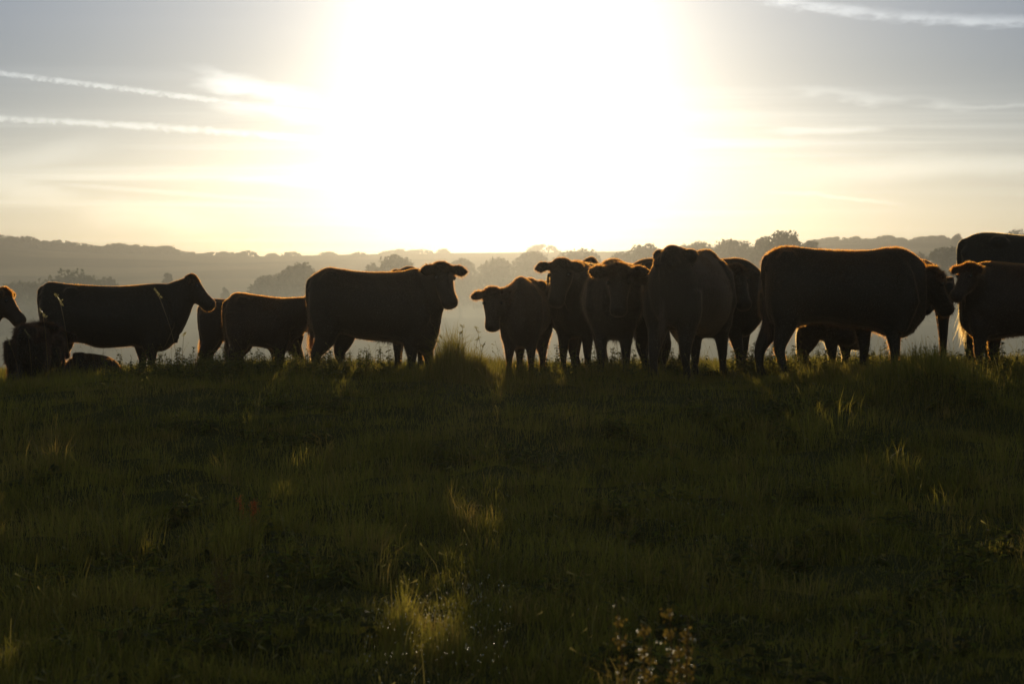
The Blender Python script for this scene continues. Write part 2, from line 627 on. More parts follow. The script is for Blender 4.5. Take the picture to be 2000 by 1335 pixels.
# ----------------------------------------------------------------------------
# trees
# ----------------------------------------------------------------------------
def crown_geo(lobes, nleaf, size, seed):
    r = np.random.default_rng(seed)
    vol = np.array([l[3] * l[4] for l in lobes])
    vol[0] *= .45
    pick = r.choice(len(lobes), nleaf, p=vol / vol.sum())
    L = np.array(lobes)[pick]
    dirv = r.normal(size=(nleaf, 3))
    dirv /= np.linalg.norm(dirv, axis=1)[:, None]
    rad = r.uniform(0.35, 1.0, nleaf) ** 0.5
    bump = 1 + 0.16 * np.sin(dirv[:, 0] * 7 + pick) * np.sin(dirv[:, 2] * 6 + pick * 2.1) + r.normal(0, .05, nleaf)
    P = L[:, :3] + dirv * (rad * bump)[:, None] * L[:, [3, 3, 4]]
    keep = np.sin(P[:, 0] * 1.3 / size + seed) + np.sin(P[:, 2] * 1.1 / size + 2 * seed) + np.sin(P[:, 1] * 1.2 / size) > -1.9
    P = P[keep]
    n = len(P)
    a = r.normal(size=(n, 3)); a /= np.linalg.norm(a, axis=1)[:, None]
    b = np.cross(a, r.normal(size=(n, 3))); b /= np.linalg.norm(b, axis=1)[:, None]
    s = size * r.uniform(.55, 1.25, n)[:, None]
    V = np.stack([P - a * s * .5, P + b * s * .32, P + a * s * .5, P - b * s * .32], 1).reshape(-1, 3)
    return V, np.arange(4 * n).reshape(-1, 4)


def make_tree(px, d, ytop, wpx, seed, label, nleaf=2600, leaf=0.55, trunk_share=0.22, shape='round', group=None, ybase=None, nl=7, name='tree', sink=.1):
    r = np.random.default_rng(seed)
    x = wx(px, d)
    zb = float(ground_z(x, d)) - sink
    H = wz(ytop, d) - zb
    W = wpx / FPX * d
    root = bpy.data.objects.new(name, None)
    root.location = (x, d, zb)
    root.empty_display_size = 1
    link(root)
    tag(root, label, 'tree', group)
    c0 = H * trunk_share
    pw = {'round': 2.0, 'flat': 3.2, 'left': 2.2}[shape]
    rl = min(W, H) * .16
    lobes = [(0, 0, c0 + (H - c0) * .40, W * .36, (H - c0) * .36)]
    for k in range(nl * 5):
        t = r.uniform(-1, 1)
        q = r.uniform(0, 1) ** .6
        zt = (1 - abs(t) ** pw) ** (1 / pw)
        if shape == 'left':
            zt *= .62 + .38 * (t + 1) / 2
        rr = rl * r.uniform(.65, 1.35)
        lobes.append((t * (W / 2 - rr * .7), r.uniform(-1, 1) * W * .28 * zt, c0 + rr + max(0, (H - c0) * zt * q - 2 * rr), rr * 1.15, rr))
    for k in range(nl * 2):
        t = (k + .5) / (nl * 2) * 2 - 1
        zt = (1 - abs(t) ** pw) ** (1 / pw) * (.62 + .38 * (t + 1) / 2 if shape == 'left' else 1)
        rr = rl * r.uniform(.8, 1.2)
        lobes.append((t * (W / 2 - rr * .6), r.uniform(-.2, .2) * W, c0 + max(rr, (H - c0) * zt * r.uniform(.93, 1.0) - rr), rr * 1.2, rr))
    m0 = max(l[2] + l[4] for l in lobes)
    lobes = [(a, b, c * H / m0, e, f) for a, b, c, e, f in lobes]
    g = Geo()
    tw = max(.16, H * .022)
    topc = H * .62
    lean = r.uniform(-.04, .04) * H
    g.add(*tube([(0, 0, -.3), (lean * .3, 0, H * .15), (lean * .6, 0, H * .35), (lean, 0, topc)], [tw * 1.4, tw, tw * .8, tw * .3], n=8))
    for l in lobes[1::4]:
        st = np.array([lean * .5, 0, H * r.uniform(.18, .36)])
        en = np.array([l[0], l[1], l[2]])
        md = (st + en) / 2 + np.array([0, 0, -H * .03])
        g.add(*tube([st, md, en], [tw * .5, tw * .32, tw * .1], n=6))
    obj('trunk', g.mesh('trunk', M_BARK, True), root)
    V, F = crown_geo(lobes, nleaf, leaf, seed)
    obj('crown', mesh_np('crown', V, F, M_TREE), root)
    return root


def copy_tree(root, x, d, s, sx=None, rz=0.0, label=None, group=None, sink=.1):
    c = root.copy()
    COL.objects.link(c)
    c.location = (x, d, float(ground_z(x, d)) - sink)
    c.scale = (sx or s, s, s)
    c.rotation_euler = (0, 0, rz)
    if label:
        c['label'] = label
    if group:
        c['group'] = group
    for ch in root.children:
        k = ch.copy()
        COL.objects.link(k)
        k.parent = c
    return c


MID = [
    # px, distance, top row, width px, seed, shape, label
    (140, 540, 526, 212, 3, 'round', 'broad rounded tree in mist behind the rump of the leftmost standing cow'),
    (45, 600, 549, 110, 4, 'flat', 'low bushy tree in mist at the left edge of the picture'),
    (208, 590, 541, 80, 5, 'round', 'lower tree joined to the right side of the broad rounded misty tree'),
    (328, 640, 534, 30, 6, 'round', 'small round lone tree in mist above the neck of the left standing cow'),
    (440, 600, 562, 26, 7, 'round', 'tiny bush in mist just in front of the left cow face'),
    (585, 540, 511, 140, 8, 'round', 'large dark tree in mist left of the big cow with raised head'),
    (512, 545, 534, 92, 9, 'left', 'thin tree with see-through crown in mist above the small calf back'),
    (772, 620, 497, 120, 10, 'round', 'domed dark tree rising above the back of the big cow with raised head'),
    (728, 620, 512, 52, 12, 'round', 'lower tree on the left flank of the domed dark tree'),
    (900, 760, 503, 84, 13, 'round', 'hazy tree behind the head of the cow facing the camera in the middle'),
    (968, 760, 500, 90, 14, 'round', 'hazy tree above the gap between two cows in the middle'),
    (1040, 800, 488, 110, 15, 'round', 'broad hazy tree left of the tall dark cow head'),
    (1128, 800, 484, 112, 16, 'flat', 'wide flat topped hazy tree above the group of cow heads'),
    (1258, 720, 475, 120, 17, 'round', 'leafy tree with lacy top behind the large cow seen from behind'),
    (1210, 740, 490, 60, 18, 'round', 'small shoulder tree just left of the lacy topped tree'),
    (1368, 820, 470, 70, 19, 'round', 'hazy round tree just behind the highest cow back'),
    (1432, 820, 464, 110, 20, 'flat', 'broad even topped hazy tree between the highest cow back and the tallest tree'),
    (1530, 660, 449, 104, 21, 'round', 'tallest dark tree rising behind the rump of the big right cow'),
    (1585, 700, 468, 60, 22, 'round', 'thin sloping tree on the right side of the tallest dark tree'),
    (1845, 640, 478, 110, 23, 'round', 'dark misty tree in the valley behind the neck of the big right cow'),
    (1790, 700, 492, 60, 24, 'round', 'low misty bush beside the valley tree on the right'),
    (1340, 880, 476, 70, 25, 'round', 'pale hazy tree left of the highest cow back'),
    (1490, 720, 462, 60, 26, 'round', 'dark tree leaning on the left side of the tallest tree'),
]
for (px, d, yt, wp, sd, shp, lab) in MID:
    big = wp > 70
    make_tree(px, d, yt, wp, sd, lab, nleaf=int(90 * wp) + 1500, leaf=0.95 if big else 0.7, shape=shp, nl=7 if big else 4, trunk_share=.16)

# trees of the far ridge
proto = make_tree(484, 1720, 489, 52, 41, 'twin domed tree clump standing on the bare far ridge left of the sun', nleaf=1800, leaf=1.3, trunk_share=.0, sink=3.0)
proto2 = make_tree(865, 1760, 485, 34, 42, 'rounded lone tree on the far ridge right of the big cow poll', nleaf=1400, leaf=1.2, trunk_share=.0, sink=3.0)
proto3 = make_tree(345, 1740, 489, 30, 43, 'thin lone tree on the far ridge above the left cow neck', nleaf=840, leaf=1.0, trunk_share=.0, sink=3.0)
make_tree(840, 1760, 491, 16, 44, 'smaller round tree beside the lone ridge tree', nleaf=600, leaf=1.0, nl=4, trunk_share=.0, sink=3.0)
make_tree(1870, 1500, 456, 30, 45, 'dark domed tree on the skyline left of the large right hand rump', nleaf=1600, leaf=1.2, trunk_share=.0, sink=3.0)
make_tree(1985, 1400, 446, 60, 46, 'tallest dome of the skyline wood at the right edge of the picture', nleaf=2000, leaf=1.2, trunk_share=.0, sink=3.0)
make_tree(700, 1600, 492, 52, 47, 'wide hazy hedge tree on the ridge left of the domed valley tree', nleaf=1600, leaf=1.2, trunk_share=.0, sink=3.0)
make_tree(735, 1640, 496, 40, 48, 'low hedge tree right of the wide hazy ridge tree', nleaf=1000, leaf=1.2, trunk_share=.0, sink=3.0)
r_ = np.random.default_rng(77)
row = [(p + r_.uniform(-6, 6), 1790, r_.uniform(4.0, 6.5), 'left') for p in np.arange(-60, 330, 15)]
row += [(p + r_.uniform(-5, 5), 1790, r_.uniform(1.6, 3.4), 'left') for p in np.arange(330, 480, 15)]
row += [(p + r_.uniform(-5, 5), 1790, r_.uniform(2.0, 4.0), 'mid') for p in np.arange(760, 830, 14)]
row += [(p + r_.uniform(-6, 6), 1790, r_.uniform(1.8, 4.4), 'right') for p in np.arange(1590, 1860, 14)]
row += [(p + r_.uniform(-6, 6), 1560, r_.uniform(3.5, 6.5), 'far') for p in np.arange(1905, 2080, 15)]
row += [(531, 1790, 2.5, 'mid'), (570, 1790, 3.0, 'mid'), (640, 1790, 2.6, 'mid'), (1060, 1790, 5, 'mid')]
LAB = {'left': ('hazy tree in the close row along the left ridge line', 'trees along the left ridge'),
       'mid': ('tiny hazy tree standing on the ridge below the sun', 'trees on the ridge below the sun'),
       'right': ('hazy hedge tree in the row along the right ridge line', 'trees along the right ridge'),
       'far': ('dark hazy tree in the skyline wood at the right edge', 'trees of the right skyline wood')}
src = [proto, proto2]
H0 = [wz(489, 1720) - proto.location.z, wz(485, 1760) - proto2.location.z]
H0 = [max(v, 4.0) for v in H0]
for k, (p, d, h, key) in enumerate(row):
    q = k % 2
    s = (h * 1.35 + 2.5) / H0[q]
    copy_tree(src[q], wx(p, d), d, s, sx=s * r_.uniform(1.0, 1.8), rz=r_.uniform(-.5, .5), label=LAB[key][0], group=LAB[key][1], sink=2.5)

# ----------------------------------------------------------------------------
# cattle
# ----------------------------------------------------------------------------
def rings_from_photo(rows, x0, yg, s):
    """(px, row of back, row of belly, half width m) of an animal measured in profile -> metres"""
    return [((p - x0) / s, (yg - a) / s, (yg - b) / s, hw) for p, a, b, hw in rows]


ADULT = rings_from_photo([(1494, 508, 590, .10), (1502, 494, 622, .20), (1522, 484, 634, .29), (1550, 482, 638, .33), (1600, 487, 642, .37),
                          (1650, 490, 645, .40), (1700, 488, 650, .39), (1740, 484, 657, .35), (1765, 487, 657, .30), (1785, 497, 644, .22), (1805, 513, 622, .13)], 1650, 733, 175)
CALF = rings_from_photo([(440, 605, 640, .09), (446, 585, 660, .17), (458, 573, 674, .21), (480, 573, 675, .23), (510, 577, 678, .25),
                         (535, 580, 685, .25), (555, 581, 688, .22), (566, 583, 680, .17), (576, 592, 660, .10)], 508, 733, 150)


def head_parts(poll, f, u, L, jaw=1.0):
    """closed tube for the head: forehead line straight from poll to muzzle"""
    f = np.asarray(f, float); f /= np.linalg.norm(f)
    u = np.asarray(u, float); u = u - f * (u @ f); u /= np.linalg.norm(u)
    s = np.cross(u, f)
    rows = [(-.08, -.06, .10, .055), (-.04, .0, .19, .095), (.05, .015, .25, .122), (.17, .01, .275, .130), (.30, .0, .285, .126), (.42, -.012, .275, .114),
            (.56, -.022, .25, .100), (.70, -.025, .22, .092), (.82, -.018, .215, .097), (.92, -.015, .21, .100), (.99, -.035, .19, .085), (1.03, -.075, .15, .045)]
    k = L / .5
    a = np.linspace(0, 2 * np.pi, 18, endpoint=False)
    rings = []
    for t, top, bot, hw in rows:
        c = poll + f * (t * L) + u * ((top - bot) / 2 * k)
        hh = (top + bot) / 2 * k
        ca, sa = np.cos(a), np.sin(a)
        wv = hw * k * (1 - .18 * (ca < 0) * -ca * jaw)
        rings.append(c + np.outer(ca * hh, u) + np.outer(sa * wv, s))
    return loft(rings), f, u, s


def ear_parts(base, direc, f, length, width):
    direc = np.asarray(direc, float); direc /= np.linalg.norm(direc)
    wv = np.array([0, 0, 1.0]) - .35 * np.asarray(f); wv = wv - direc * (wv @ direc); wv /= np.linalg.norm(wv)
    th = np.cross(direc, wv)
    rings = []
    a = np.linspace(0, 2 * np.pi, 12, endpoint=False)
    for t, ww, tt in [(-.15, .30, .028), (.0, .42, .026), (.2, .72, .024), (.42, 1.0, .022), (.65, .98, .02), (.85, .66, .018), (1.0, .16, .012)]:
        c = base + direc * t * length - wv * (.25 * width * t) + th * (-.02 * math.sin(t * 3))
        rings.append(c + np.outer(np.cos(a) * ww * width, wv) + np.outer(np.sin(a) * tt, th))
    return loft(rings)


FUR_N = {}


def add_fur(body_me, parent, n, length, mat, ears=(), width=0.0032, flow=0.55, seed=1, shag=1.0, region=None, name='coat'):
    r = np.random.default_rng(seed)
    nv = len(body_me.vertices)
    co = np.empty(nv * 3, np.float32); body_me.vertices.foreach_get('co', co); co = co.reshape(-1, 3)
    body_me.calc_loop_triangles()
    nt = len(body_me.loop_triangles)
    tri = np.empty(nt * 3, np.int32); body_me.loop_triangles.foreach_get('vertices', tri); tri = tri.reshape(-1, 3)
    A, B, C = co[tri[:, 0]], co[tri[:, 1]], co[tri[:, 2]]
    N = np.cross(B - A, C - A)
    ar = np.linalg.norm(N, axis=1) + 1e-12
    N = N / ar[:, None]
    cen = (A + B + C) / 3
    wgt = ar.copy()
    lenf = np.ones(nt)
    for (p, rad) in ears:
        inn = np.linalg.norm(cen - p, axis=1) < rad
        wgt[inn] *= 5
        lenf[inn] = 1.6
    if region is not None:
        wgt = wgt * region(cen)
    wgt *= np.where(cen[:, 2] < .12, .0, 1.0) * (.6 + 2.2 * np.clip(N[:, 2], 0, 1))
    k = r.choice(nt, n, p=wgt / wgt.sum())
    u, v = r.random(n), r.random(n)
    fl = u + v > 1
    u[fl], v[fl] = 1 - u[fl], 1 - v[fl]
    P = A[k] + (B[k] - A[k]) * u[:, None] + (C[k] - A[k]) * v[:, None]
    clump = .70 + .60 * np.sin(P[:, 0] * 9 + P[:, 1] * 7 + seed) * np.sin(P[:, 2] * 8 + seed) + r.normal(0, .25, n) * shag
    Ln = length * lenf[k] * np.clip(clump, .3, 2.2)
    D = N[k] * .75 + np.array([-.45, 0, -.55]) * flow + r.normal(0, .22 * shag, (n, 3))
    D /= np.linalg.norm(D, axis=1)[:, None]
    hc = bpy.data.hair_curves.new(name)
    hc.add_curves([3] * n)
    droop = np.array([-.12, 0, -.30]) * Ln[:, None]
    pts = np.stack([P - N[k] * .004, P + D * Ln[:, None] * .55, P + D * Ln[:, None] + droop * .5], 1).astype(np.float32)
    hc.attributes['position'].data.foreach_set('vector', pts.ravel())
    ra = hc.attributes.get('radius') or hc.attributes.new('radius', 'FLOAT', 'POINT')
    ra.data.foreach_set('value', np.tile(np.array([width, width * .8, width * .15], np.float32) * .5, n))
    hc.materials.append(mat)
    o = obj(name, hc, parent)
    o['kind'] = 'stuff'
    return o


def remesh(V, F, voxel, smooth=4):
    me = mesh_np('tmp', V, F)
    o = obj('tmp', me)
    m = o.modifiers.new('r', 'REMESH'); m.mode = 'VOXEL'; m.voxel_size = voxel; m.use_smooth_shade = True
    s = o.modifiers.new('s', 'SMOOTH'); s.iterations = smooth; s.factor = .5
    dg = bpy.context.evaluated_depsgraph_get()
    out = bpy.data.meshes.new_from_object(o.evaluated_get(dg))
    bpy.data.objects.remove(o)
    bpy.data.meshes.remove(me)
    return out


def make_cow(name, label, px, d, yaw, S=1.0, base=ADULT, legs=None, head=None, tail=True, hide=None, hair=None, group='cattle standing along the crest',
             fur=14000, fur_len=.030, shag=1.0, cat='cow', sink=.02, neck=1.0, voxel=.019, leg_r=1.0, ear_len=.20, ear_droop=.1, udder=None, seed=1, zoff=0.0,
             ear_up=(0, 0), width=1.0, tail_len=1.0, roof=.34):
    """one animal: a single closed skin of trunk, neck, head, ears, legs and tail; its coat, eyes and tail hair are children"""
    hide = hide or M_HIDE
    hair = hair or M_HAIR
    x = wx(px, d)
    gz = float(ground_z(x, d)) + zoff
    ya = R(yaw)
    cy_, sy_ = math.cos(ya), math.sin(ya)

    def to_local(wp):
        q = np.asarray(wp, float) - np.array([x, d, gz])
        return np.array([q[0] * cy_ + q[1] * sy_, -q[0] * sy_ + q[1] * cy_, q[2]])

    def to_world(lp):
        return np.array([x + lp[0] * cy_ - lp[1] * sy_, d + lp[0] * sy_ + lp[1] * cy_, gz + lp[2]])

    rg = np.array([(a * S, b * S, c * S, e * S * width) for a, b, c, e in base])
    G = Geo()
    rr = resample(rg, 34)
    a = np.linspace(0, 2 * np.pi, 22, endpoint=False)
    rings = []
    for (bx, bt, bb, bw) in rr:
        hh = (bt - bb) / 2
        zc_ = (bt + bb) / 2
        sa_, ca_ = np.sin(a), np.cos(a)
        e = 2 / 2.35
        zz = np.sign(sa_) * np.abs(sa_) ** e
        yy = np.sign(ca_) * np.abs(ca_) ** e
        wf = 1 - roof * np.clip(zz, 0, 1) ** 1.5 - .12 * np.clip(-zz, 0, 1) ** 2
        rings.append(np.stack([np.full(22, bx), yy * bw * wf, zc_ + zz * hh], 1))
    G.add(*loft(rings))
    x_r, x_f = rg[0, 0], rg[-1, 0]
    top_f = rg[-3, 1]
    Hb = rg[:, 1].max()
    bel = rg[len(rg) // 2, 2]
    # head and neck
    hd = dict(poll=None, yaw=0, pitch=-40, L=.5 * S, roll=0)
    hd.update(head or {})
    if hd['poll'] is None:
        pl = np.array([x_f + .38 * S, 0, Hb - .02 * S])
    elif hd['poll'][1] > 100:
        ppx, ppy, dd = hd['poll']
        pl = to_local((wx(ppx, d + dd), d + dd, wz(ppy, d + dd)))
    else:
        pl = np.array(hd['poll'], float)
    hy, hp = R(hd['yaw']), R(hd['pitch'])
    f = np.array([math.cos(hp) * math.cos(hy), math.cos(hp) * math.sin(hy), math.sin(hp)])
    u = np.array([-math.sin(hp) * math.cos(hy), -math.sin(hp) * math.sin(hy), math.cos(hp)])
    s_ = np.cross(u, f)
    ro = R(hd['roll'])
    u = u * math.cos(ro) + s_ * math.sin(ro)
    k = hd['L'] / .5
    (hv, hf), f, u, s_ = head_parts(pl - u * .02 * k, f, u, hd['L'])
    G.add(hv, hf)
    n_end = pl + f * .09 * k - u * .13 * k
    n_st = np.array([rg[-4, 0] + .02, 0, (rg[-4, 1] * .56 + rg[-4, 2] * .44)])
    ra0 = (rg[-4, 1] - rg[-4, 2]) * .40
    mid = n_st * .45 + n_end * .55
    mid[2] = mid[2] * .9 + .1 * max(n_st[2], n_end[2]) - .01
    q = n_st * .78 + n_end * .22
    NP = resample(np.array([n_st, q, mid, n_end]), 10)
    ra = resample(np.array([[ra0, .24 * S * width], [ra0 * .88, .21 * S], [ra0 * .56 * neck + .04 * S, .15 * S], [.135 * k, .105 * k]]), 10)
    sd = np.array([0, 1, 0]) * 1.0 + .8 * s_ * (1 if s_[1] >= 0 else -1)
    G.add(*tube(NP, ra[:, 0], ra[:, 1], side=sd, n=18))
    ears = []
    for sg, up in ((1, ear_up[0]), (-1, ear_up[1])):
        bs = pl + f * .055 * k - u * .055 * k + s_ * sg * .095 * k
        dr = s_ * sg * 1.0 - u * (ear_droop * .3 - up) - f * (-.05) - np.array([0, 0, ear_droop])
        G.add(*ear_parts(bs, dr, f, ear_len * k, .068 * k * ear_len / .2))
        drn = dr / np.linalg.norm(dr)
        ears.append((bs + drn * ear_len * k * .62, ear_len * k * .62))
    # dewlap from throat to brisket, hip and pin bones, shoulder blades
    th0 = pl + f * .22 * k - u * .27 * k
    br = np.array([rg[-2, 0], 0, rg[-2, 2] * .75 + rg[-2, 1] * .25])
    DL = resample(np.array([th0, th0 * .55 + br * .45 + np.array([.01, 0, -.05 * S]), br, np.array([rg[-3, 0], 0, rg[-3, 2] + .06 * S])]), 10)
    G.add(*tube(DL, np.linspace(.05, .085, 10) * S, np.linspace(.030, .045, 10) * S, n=10))
    for sg in (1, -1):
        hx, px_, shx = rg[3, 0] + .05 * S, rg[0, 0] + .10 * S, rg[-4, 0] + .02 * S
        for (bx_, by_, bz_, r0, r1) in ((hx, .56 * rg[3, 3], rg[3, 1] - .125 * S, .095, .06), (px_, .45 * rg[1, 3], rg[1, 1] - .14 * S, .08, .055)):
            G.add(*tube([(bx_ - .12 * S, by_ * sg, bz_ - .03), (bx_ - .04 * S, by_ * sg, bz_), (bx_ + .04 * S, by_ * sg, bz_), (bx_ + .12 * S, by_ * sg, bz_ - .03)], np.array([.3, .9, .9, .3]) * r0 * S, n=10))
        sh = rg[-4]
        G.add(*tube([(shx - .02, sg * sh[3] * .50, sh[1] - .14 * S), (shx, sg * sh[3] * .74, sh[1] * .7 + sh[2] * .3), (shx + .06 * S, sg * sh[3] * .80, sh[1] * .4 + sh[2] * .6), (shx - .02 * S, sg * sh[3] * .6, sh[2] + .08 * S)],
                    np.array([.06, .12, .13, .07]) * S, np.array([.04, .075, .08, .05]) * S, n=12))
    # legs
    if legs is None:
        legs = [('r', x_r + .22 * S, x_r + .14 * S, .16 * S), ('r', x_r + .22 * S, x_r + .28 * S, -.16 * S),
                ('f', x_f - .30 * S, x_f - .32 * S, .15 * S), ('f', x_f - .30 * S, x_f - .22 * S, -.15 * S)]
    for (kind, xt, xf, yy) in legs:
        wpt = to_world((xf, yy, 0))
        z0 = float(ground_z(wpt[0], wpt[1])) - gz - sink
        q = leg_r * S
        B_ = bel - z0
        if kind == 'f':
            P = [(xt, yy * 1.0, bel + .34 * S), (xt, yy * 1.05, bel + .12 * S), (xt * .8 + xf * .2, yy, bel - .02), (xt * .35 + xf * .65 + .012, yy, z0 + B_ * .55),
                 (xt * .15 + xf * .85, yy, z0 + B_ * .33), (xf, yy, z0 + .11 * S), (xf + .02, yy, z0 + .055 * S), (xf + .035, yy, z0)]
            rad = [.15, .145, .098, .062, .047, .050, .058, .066]
        else:
            P = [(xt + .05 * S, yy * .9, bel + .42 * S), (xt + .05 * S, yy, bel + .18 * S), (xt * .8 + xf * .2 + .03, yy, bel + .01), (xt * .3 + xf * .7 - .045 * S, yy, z0 + B_ * .64),
                 (xf - .02 * S, yy, z0 + B_ * .36), (xf, yy, z0 + .11 * S), (xf + .02, yy, z0 + .055 * S), (xf + .035, yy, z0)]
            rad = [.20, .19, .125, .072, .050, .052, .060, .068]
        PP = resample(np.array([(*p, rr_ * q) for p, rr_ in zip(P, rad)]), 18)
        G.add(*tube(PP[:, :3], PP[:, 3], PP[:, 3] * .88, n=12))
    # tail
    if tail:
        zt = rg[1, 1]
        tl = [(rg[1, 0] + .05, 0, zt - .03), (x_r + .0, 0, zt - .06 * S), (x_r - .015 * S, 0.02, zt - .25 * S), (x_r + .015 * S, .02, zt - .52 * S * tail_len), (x_r + .03 * S, .03, zt - .76 * S * tail_len)]
        tp = resample(np.array(tl), 12)
        G.add(*tube(tp, np.linspace(.045, .022, 12) * S, n=8))
    if udder:
        ux, uz, ur = udder
        G.add(*tube([(ux - ur, 0, uz + ur), (ux - ur * .4, 0, uz + ur * .5), (ux + ur * .4, 0, uz + ur * .5), (ux + ur * 1.2, 0, uz + ur)], [ur * .3, ur * .8, ur * .8, ur * .3], n=12))
        for tx in (-.5, .0, .5):
            G.add(*tube([(ux + tx * ur, .06 * (1 if tx else -1), uz + .04), (ux + tx * ur, .06 * (1 if tx else -1), uz - .05)], [.022, .014], side=(0, 1, 0), n=8))
    V = np.concatenate(G.v)
    F = [np.concatenate(t) for t in G.f.values()]
    me = remesh(V, F, voxel)
    me.name = name
    me.materials.clear()
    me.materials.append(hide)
    o = obj(name, me, loc=(x, d, gz))
    o.rotation_euler = (0, 0, ya)
    tag(o, label, cat, group)
    add_fur(me, o, int(fur * 1.5), fur_len * .82, hair, ears + [(pl, .13 * k)], width=.0019, seed=seed, shag=shag)
    for sg in (1, -1):
        c = pl + f * .16 * k - u * .075 * k + s_ * sg * .108 * k
        e = Geo()
        e.add(*tube([c - u * .024 * k, c - u * .016 * k, c, c + u * .016 * k, c + u * .024 * k], np.array([.004, .018, .023, .018, .004]) * k, side=f, n=10))
        obj('eye', e.mesh('eye', M_EYE, True), o)
    if tail:
        r = np.random.default_rng(seed + 50)
        n = 260
        t0 = tp[8 + r.integers(0, 4, n)] + r.normal(0, .012, (n, 3))
        ln = r.uniform(.12, .3, n) * S
        t1 = t0 + np.stack([r.normal(0, .035, n), r.normal(0, .035, n), -ln], 1)
        hc = bpy.data.hair_curves.new('tail_switch')
        hc.add_curves([3] * n)
        hc.attributes['position'].data.foreach_set('vector', np.stack([t0, (t0 + t1) / 2 + r.normal(0, .008, (n, 3)), t1], 1).astype(np.float32).ravel())
        ra = hc.attributes.get('radius') or hc.attributes.new('radius', 'FLOAT', 'POINT')
        ra.data.foreach_set('value', np.tile(np.array([.0016, .0013, .0004], np.float32), n))
        hc.materials.append(hair)
        obj('tail_switch', hc, o)['kind'] = 'stuff'
    return o, rg, tp if tail else None


def prof(rows, x0, d, yg=None):
    s = FPX / d
    z0 = float(ground_z(wx(x0, d), d))
    yg = HOR - (z0 - EYE) * FPX / d
    return rings_from_photo(rows, x0, yg, s), s, yg


def lx(p, x0, s):
    return (p - x0) / s


# --- the left cow in profile
d, x0 = 32.0, 215
rB, s, yg = prof([(79, 578, 632, .10), (85, 558, 652, .20), (98, 550, 664, .26), (136, 554.5, 668, .30), (165, 556.5, 671, .33), (194, 557.5, 680, .37), (236, 558.5, 678, .37),
                  (265, 557, 676, .34), (290, 554, 684, .30), (315, 553, 687, .26), (335, 556, 676, .20), (347, 566, 655, .14), (356, 585, 632, .08)], x0, d)
make_cow('cow', 'dark cow in full profile facing right with level back, behind the shaggy calf', x0, d, 0, base=rB,
         legs=[('r', lx(108, x0, s), lx(112, x0, s), -.15), ('r', lx(112, x0, s), lx(124, x0, s), .15), ('f', lx(275, x0, s), lx(274, x0, s), .13), ('f', lx(297, x0, s), lx(298, x0, s), -.13)],
         head=dict(poll=(380, 534, 0), yaw=-8, pitch=-48, L=.50), fur=16000, fur_len=.016, shag=.6, ear_len=.12, ear_droop=.5, seed=2)
# --- the cow whose head looks in at the left edge
make_cow('cow', 'red brown cow showing only its head with backlit ears at the left edge', -165, 31.0, 0, S=.92, head=dict(poll=(14, 561, 0), yaw=-14, pitch=-52, L=.50), hide=M_HIDE_RED, hair=M_HAIR_RED,
         fur=16000, fur_len=.02, shag=.7, ear_len=.17, ear_droop=.0, seed=3, zoff=-.16)
# --- woolly calves by the left cow
make_cow('calf', 'shaggy dark calf seen from behind in front of the left cow rump', 57, 29.5, 84, S=.80, base=CALF, head=dict(pitch=-70, L=.33), fur=22000, fur_len=.055, shag=1.5, cat='calf',
         seed=4, hair=M_HAIR_DARK, ear_len=.2, ear_droop=-.3, width=.72, zoff=-.1)
make_cow('calf', 'small dark calf standing against the hind legs of the left cow', 90, 30.4, 80, S=.72, base=CALF, head=dict(pitch=-60, L=.33), fur=16000, fur_len=.03, shag=1.2, cat='calf',
         seed=5, hide=M_HIDE, hair=M_HAIR_DARK, ear_len=.2, width=.7, zoff=-.1)
# --- calf lying in the grass
d, x0 = 31.0, 185
rQ, s, yg = prof([(126, 712, 745, .10), (135, 700, 748, .17), (150, 693, 750, .22), (168, 688, 750, .25), (190, 689, 750, .26), (210, 693, 750, .25), (225, 702, 750, .2), (236, 716, 748, .14), (243, 730, 745, .07)], x0, d)
make_cow('calf', 'calf lying curled in the grass below the belly of the left cow', x0, d, 180, base=[(-a, b, c, e) for a, b, c, e in rQ[::-1]],
         legs=[('r', .12, .3, .22), ('f', -.2, -.32, .18)], head=dict(poll=(.42, -.12, .12), yaw=-60, pitch=-55, L=.3), tail=False, fur=10000, fur_len=.02, shag=.8, cat='calf', seed=6, leg_r=.4, ear_len=.14, zoff=-.02)
# --- young cow behind the left calf
d, x0 = 34.0, 468
rC, s, yg = prof([(391, 606, 640, .09), (394, 593, 655, .17), (405, 584, 662, .22), (425, 583, 662, .25), (450, 585, 671, .27), (490, 588, 676, .28), (520, 588, 678, .25), (540, 590, 676, .2), (552, 602, 655, .1)], x0, d)
make_cow('cow', 'young brown cow mostly hidden behind the calf with the dipped back', x0, d, 0, base=rC,
         legs=[('r', lx(408, x0, s), lx(404, x0, s), -.13), ('r', lx(410, x0, s), lx(414, x0, s), .13), ('f', lx(530, x0, s), lx(534, x0, s), .12), ('f', lx(530, x0, s), lx(545, x0, s), -.12)],
         head=dict(poll=(580, 590, .3), pitch=-50, L=.42), fur=9000, fur_len=.02, hide=M_HIDE_RED, hair=M_HAIR_RED, leg_r=.92, seed=7)
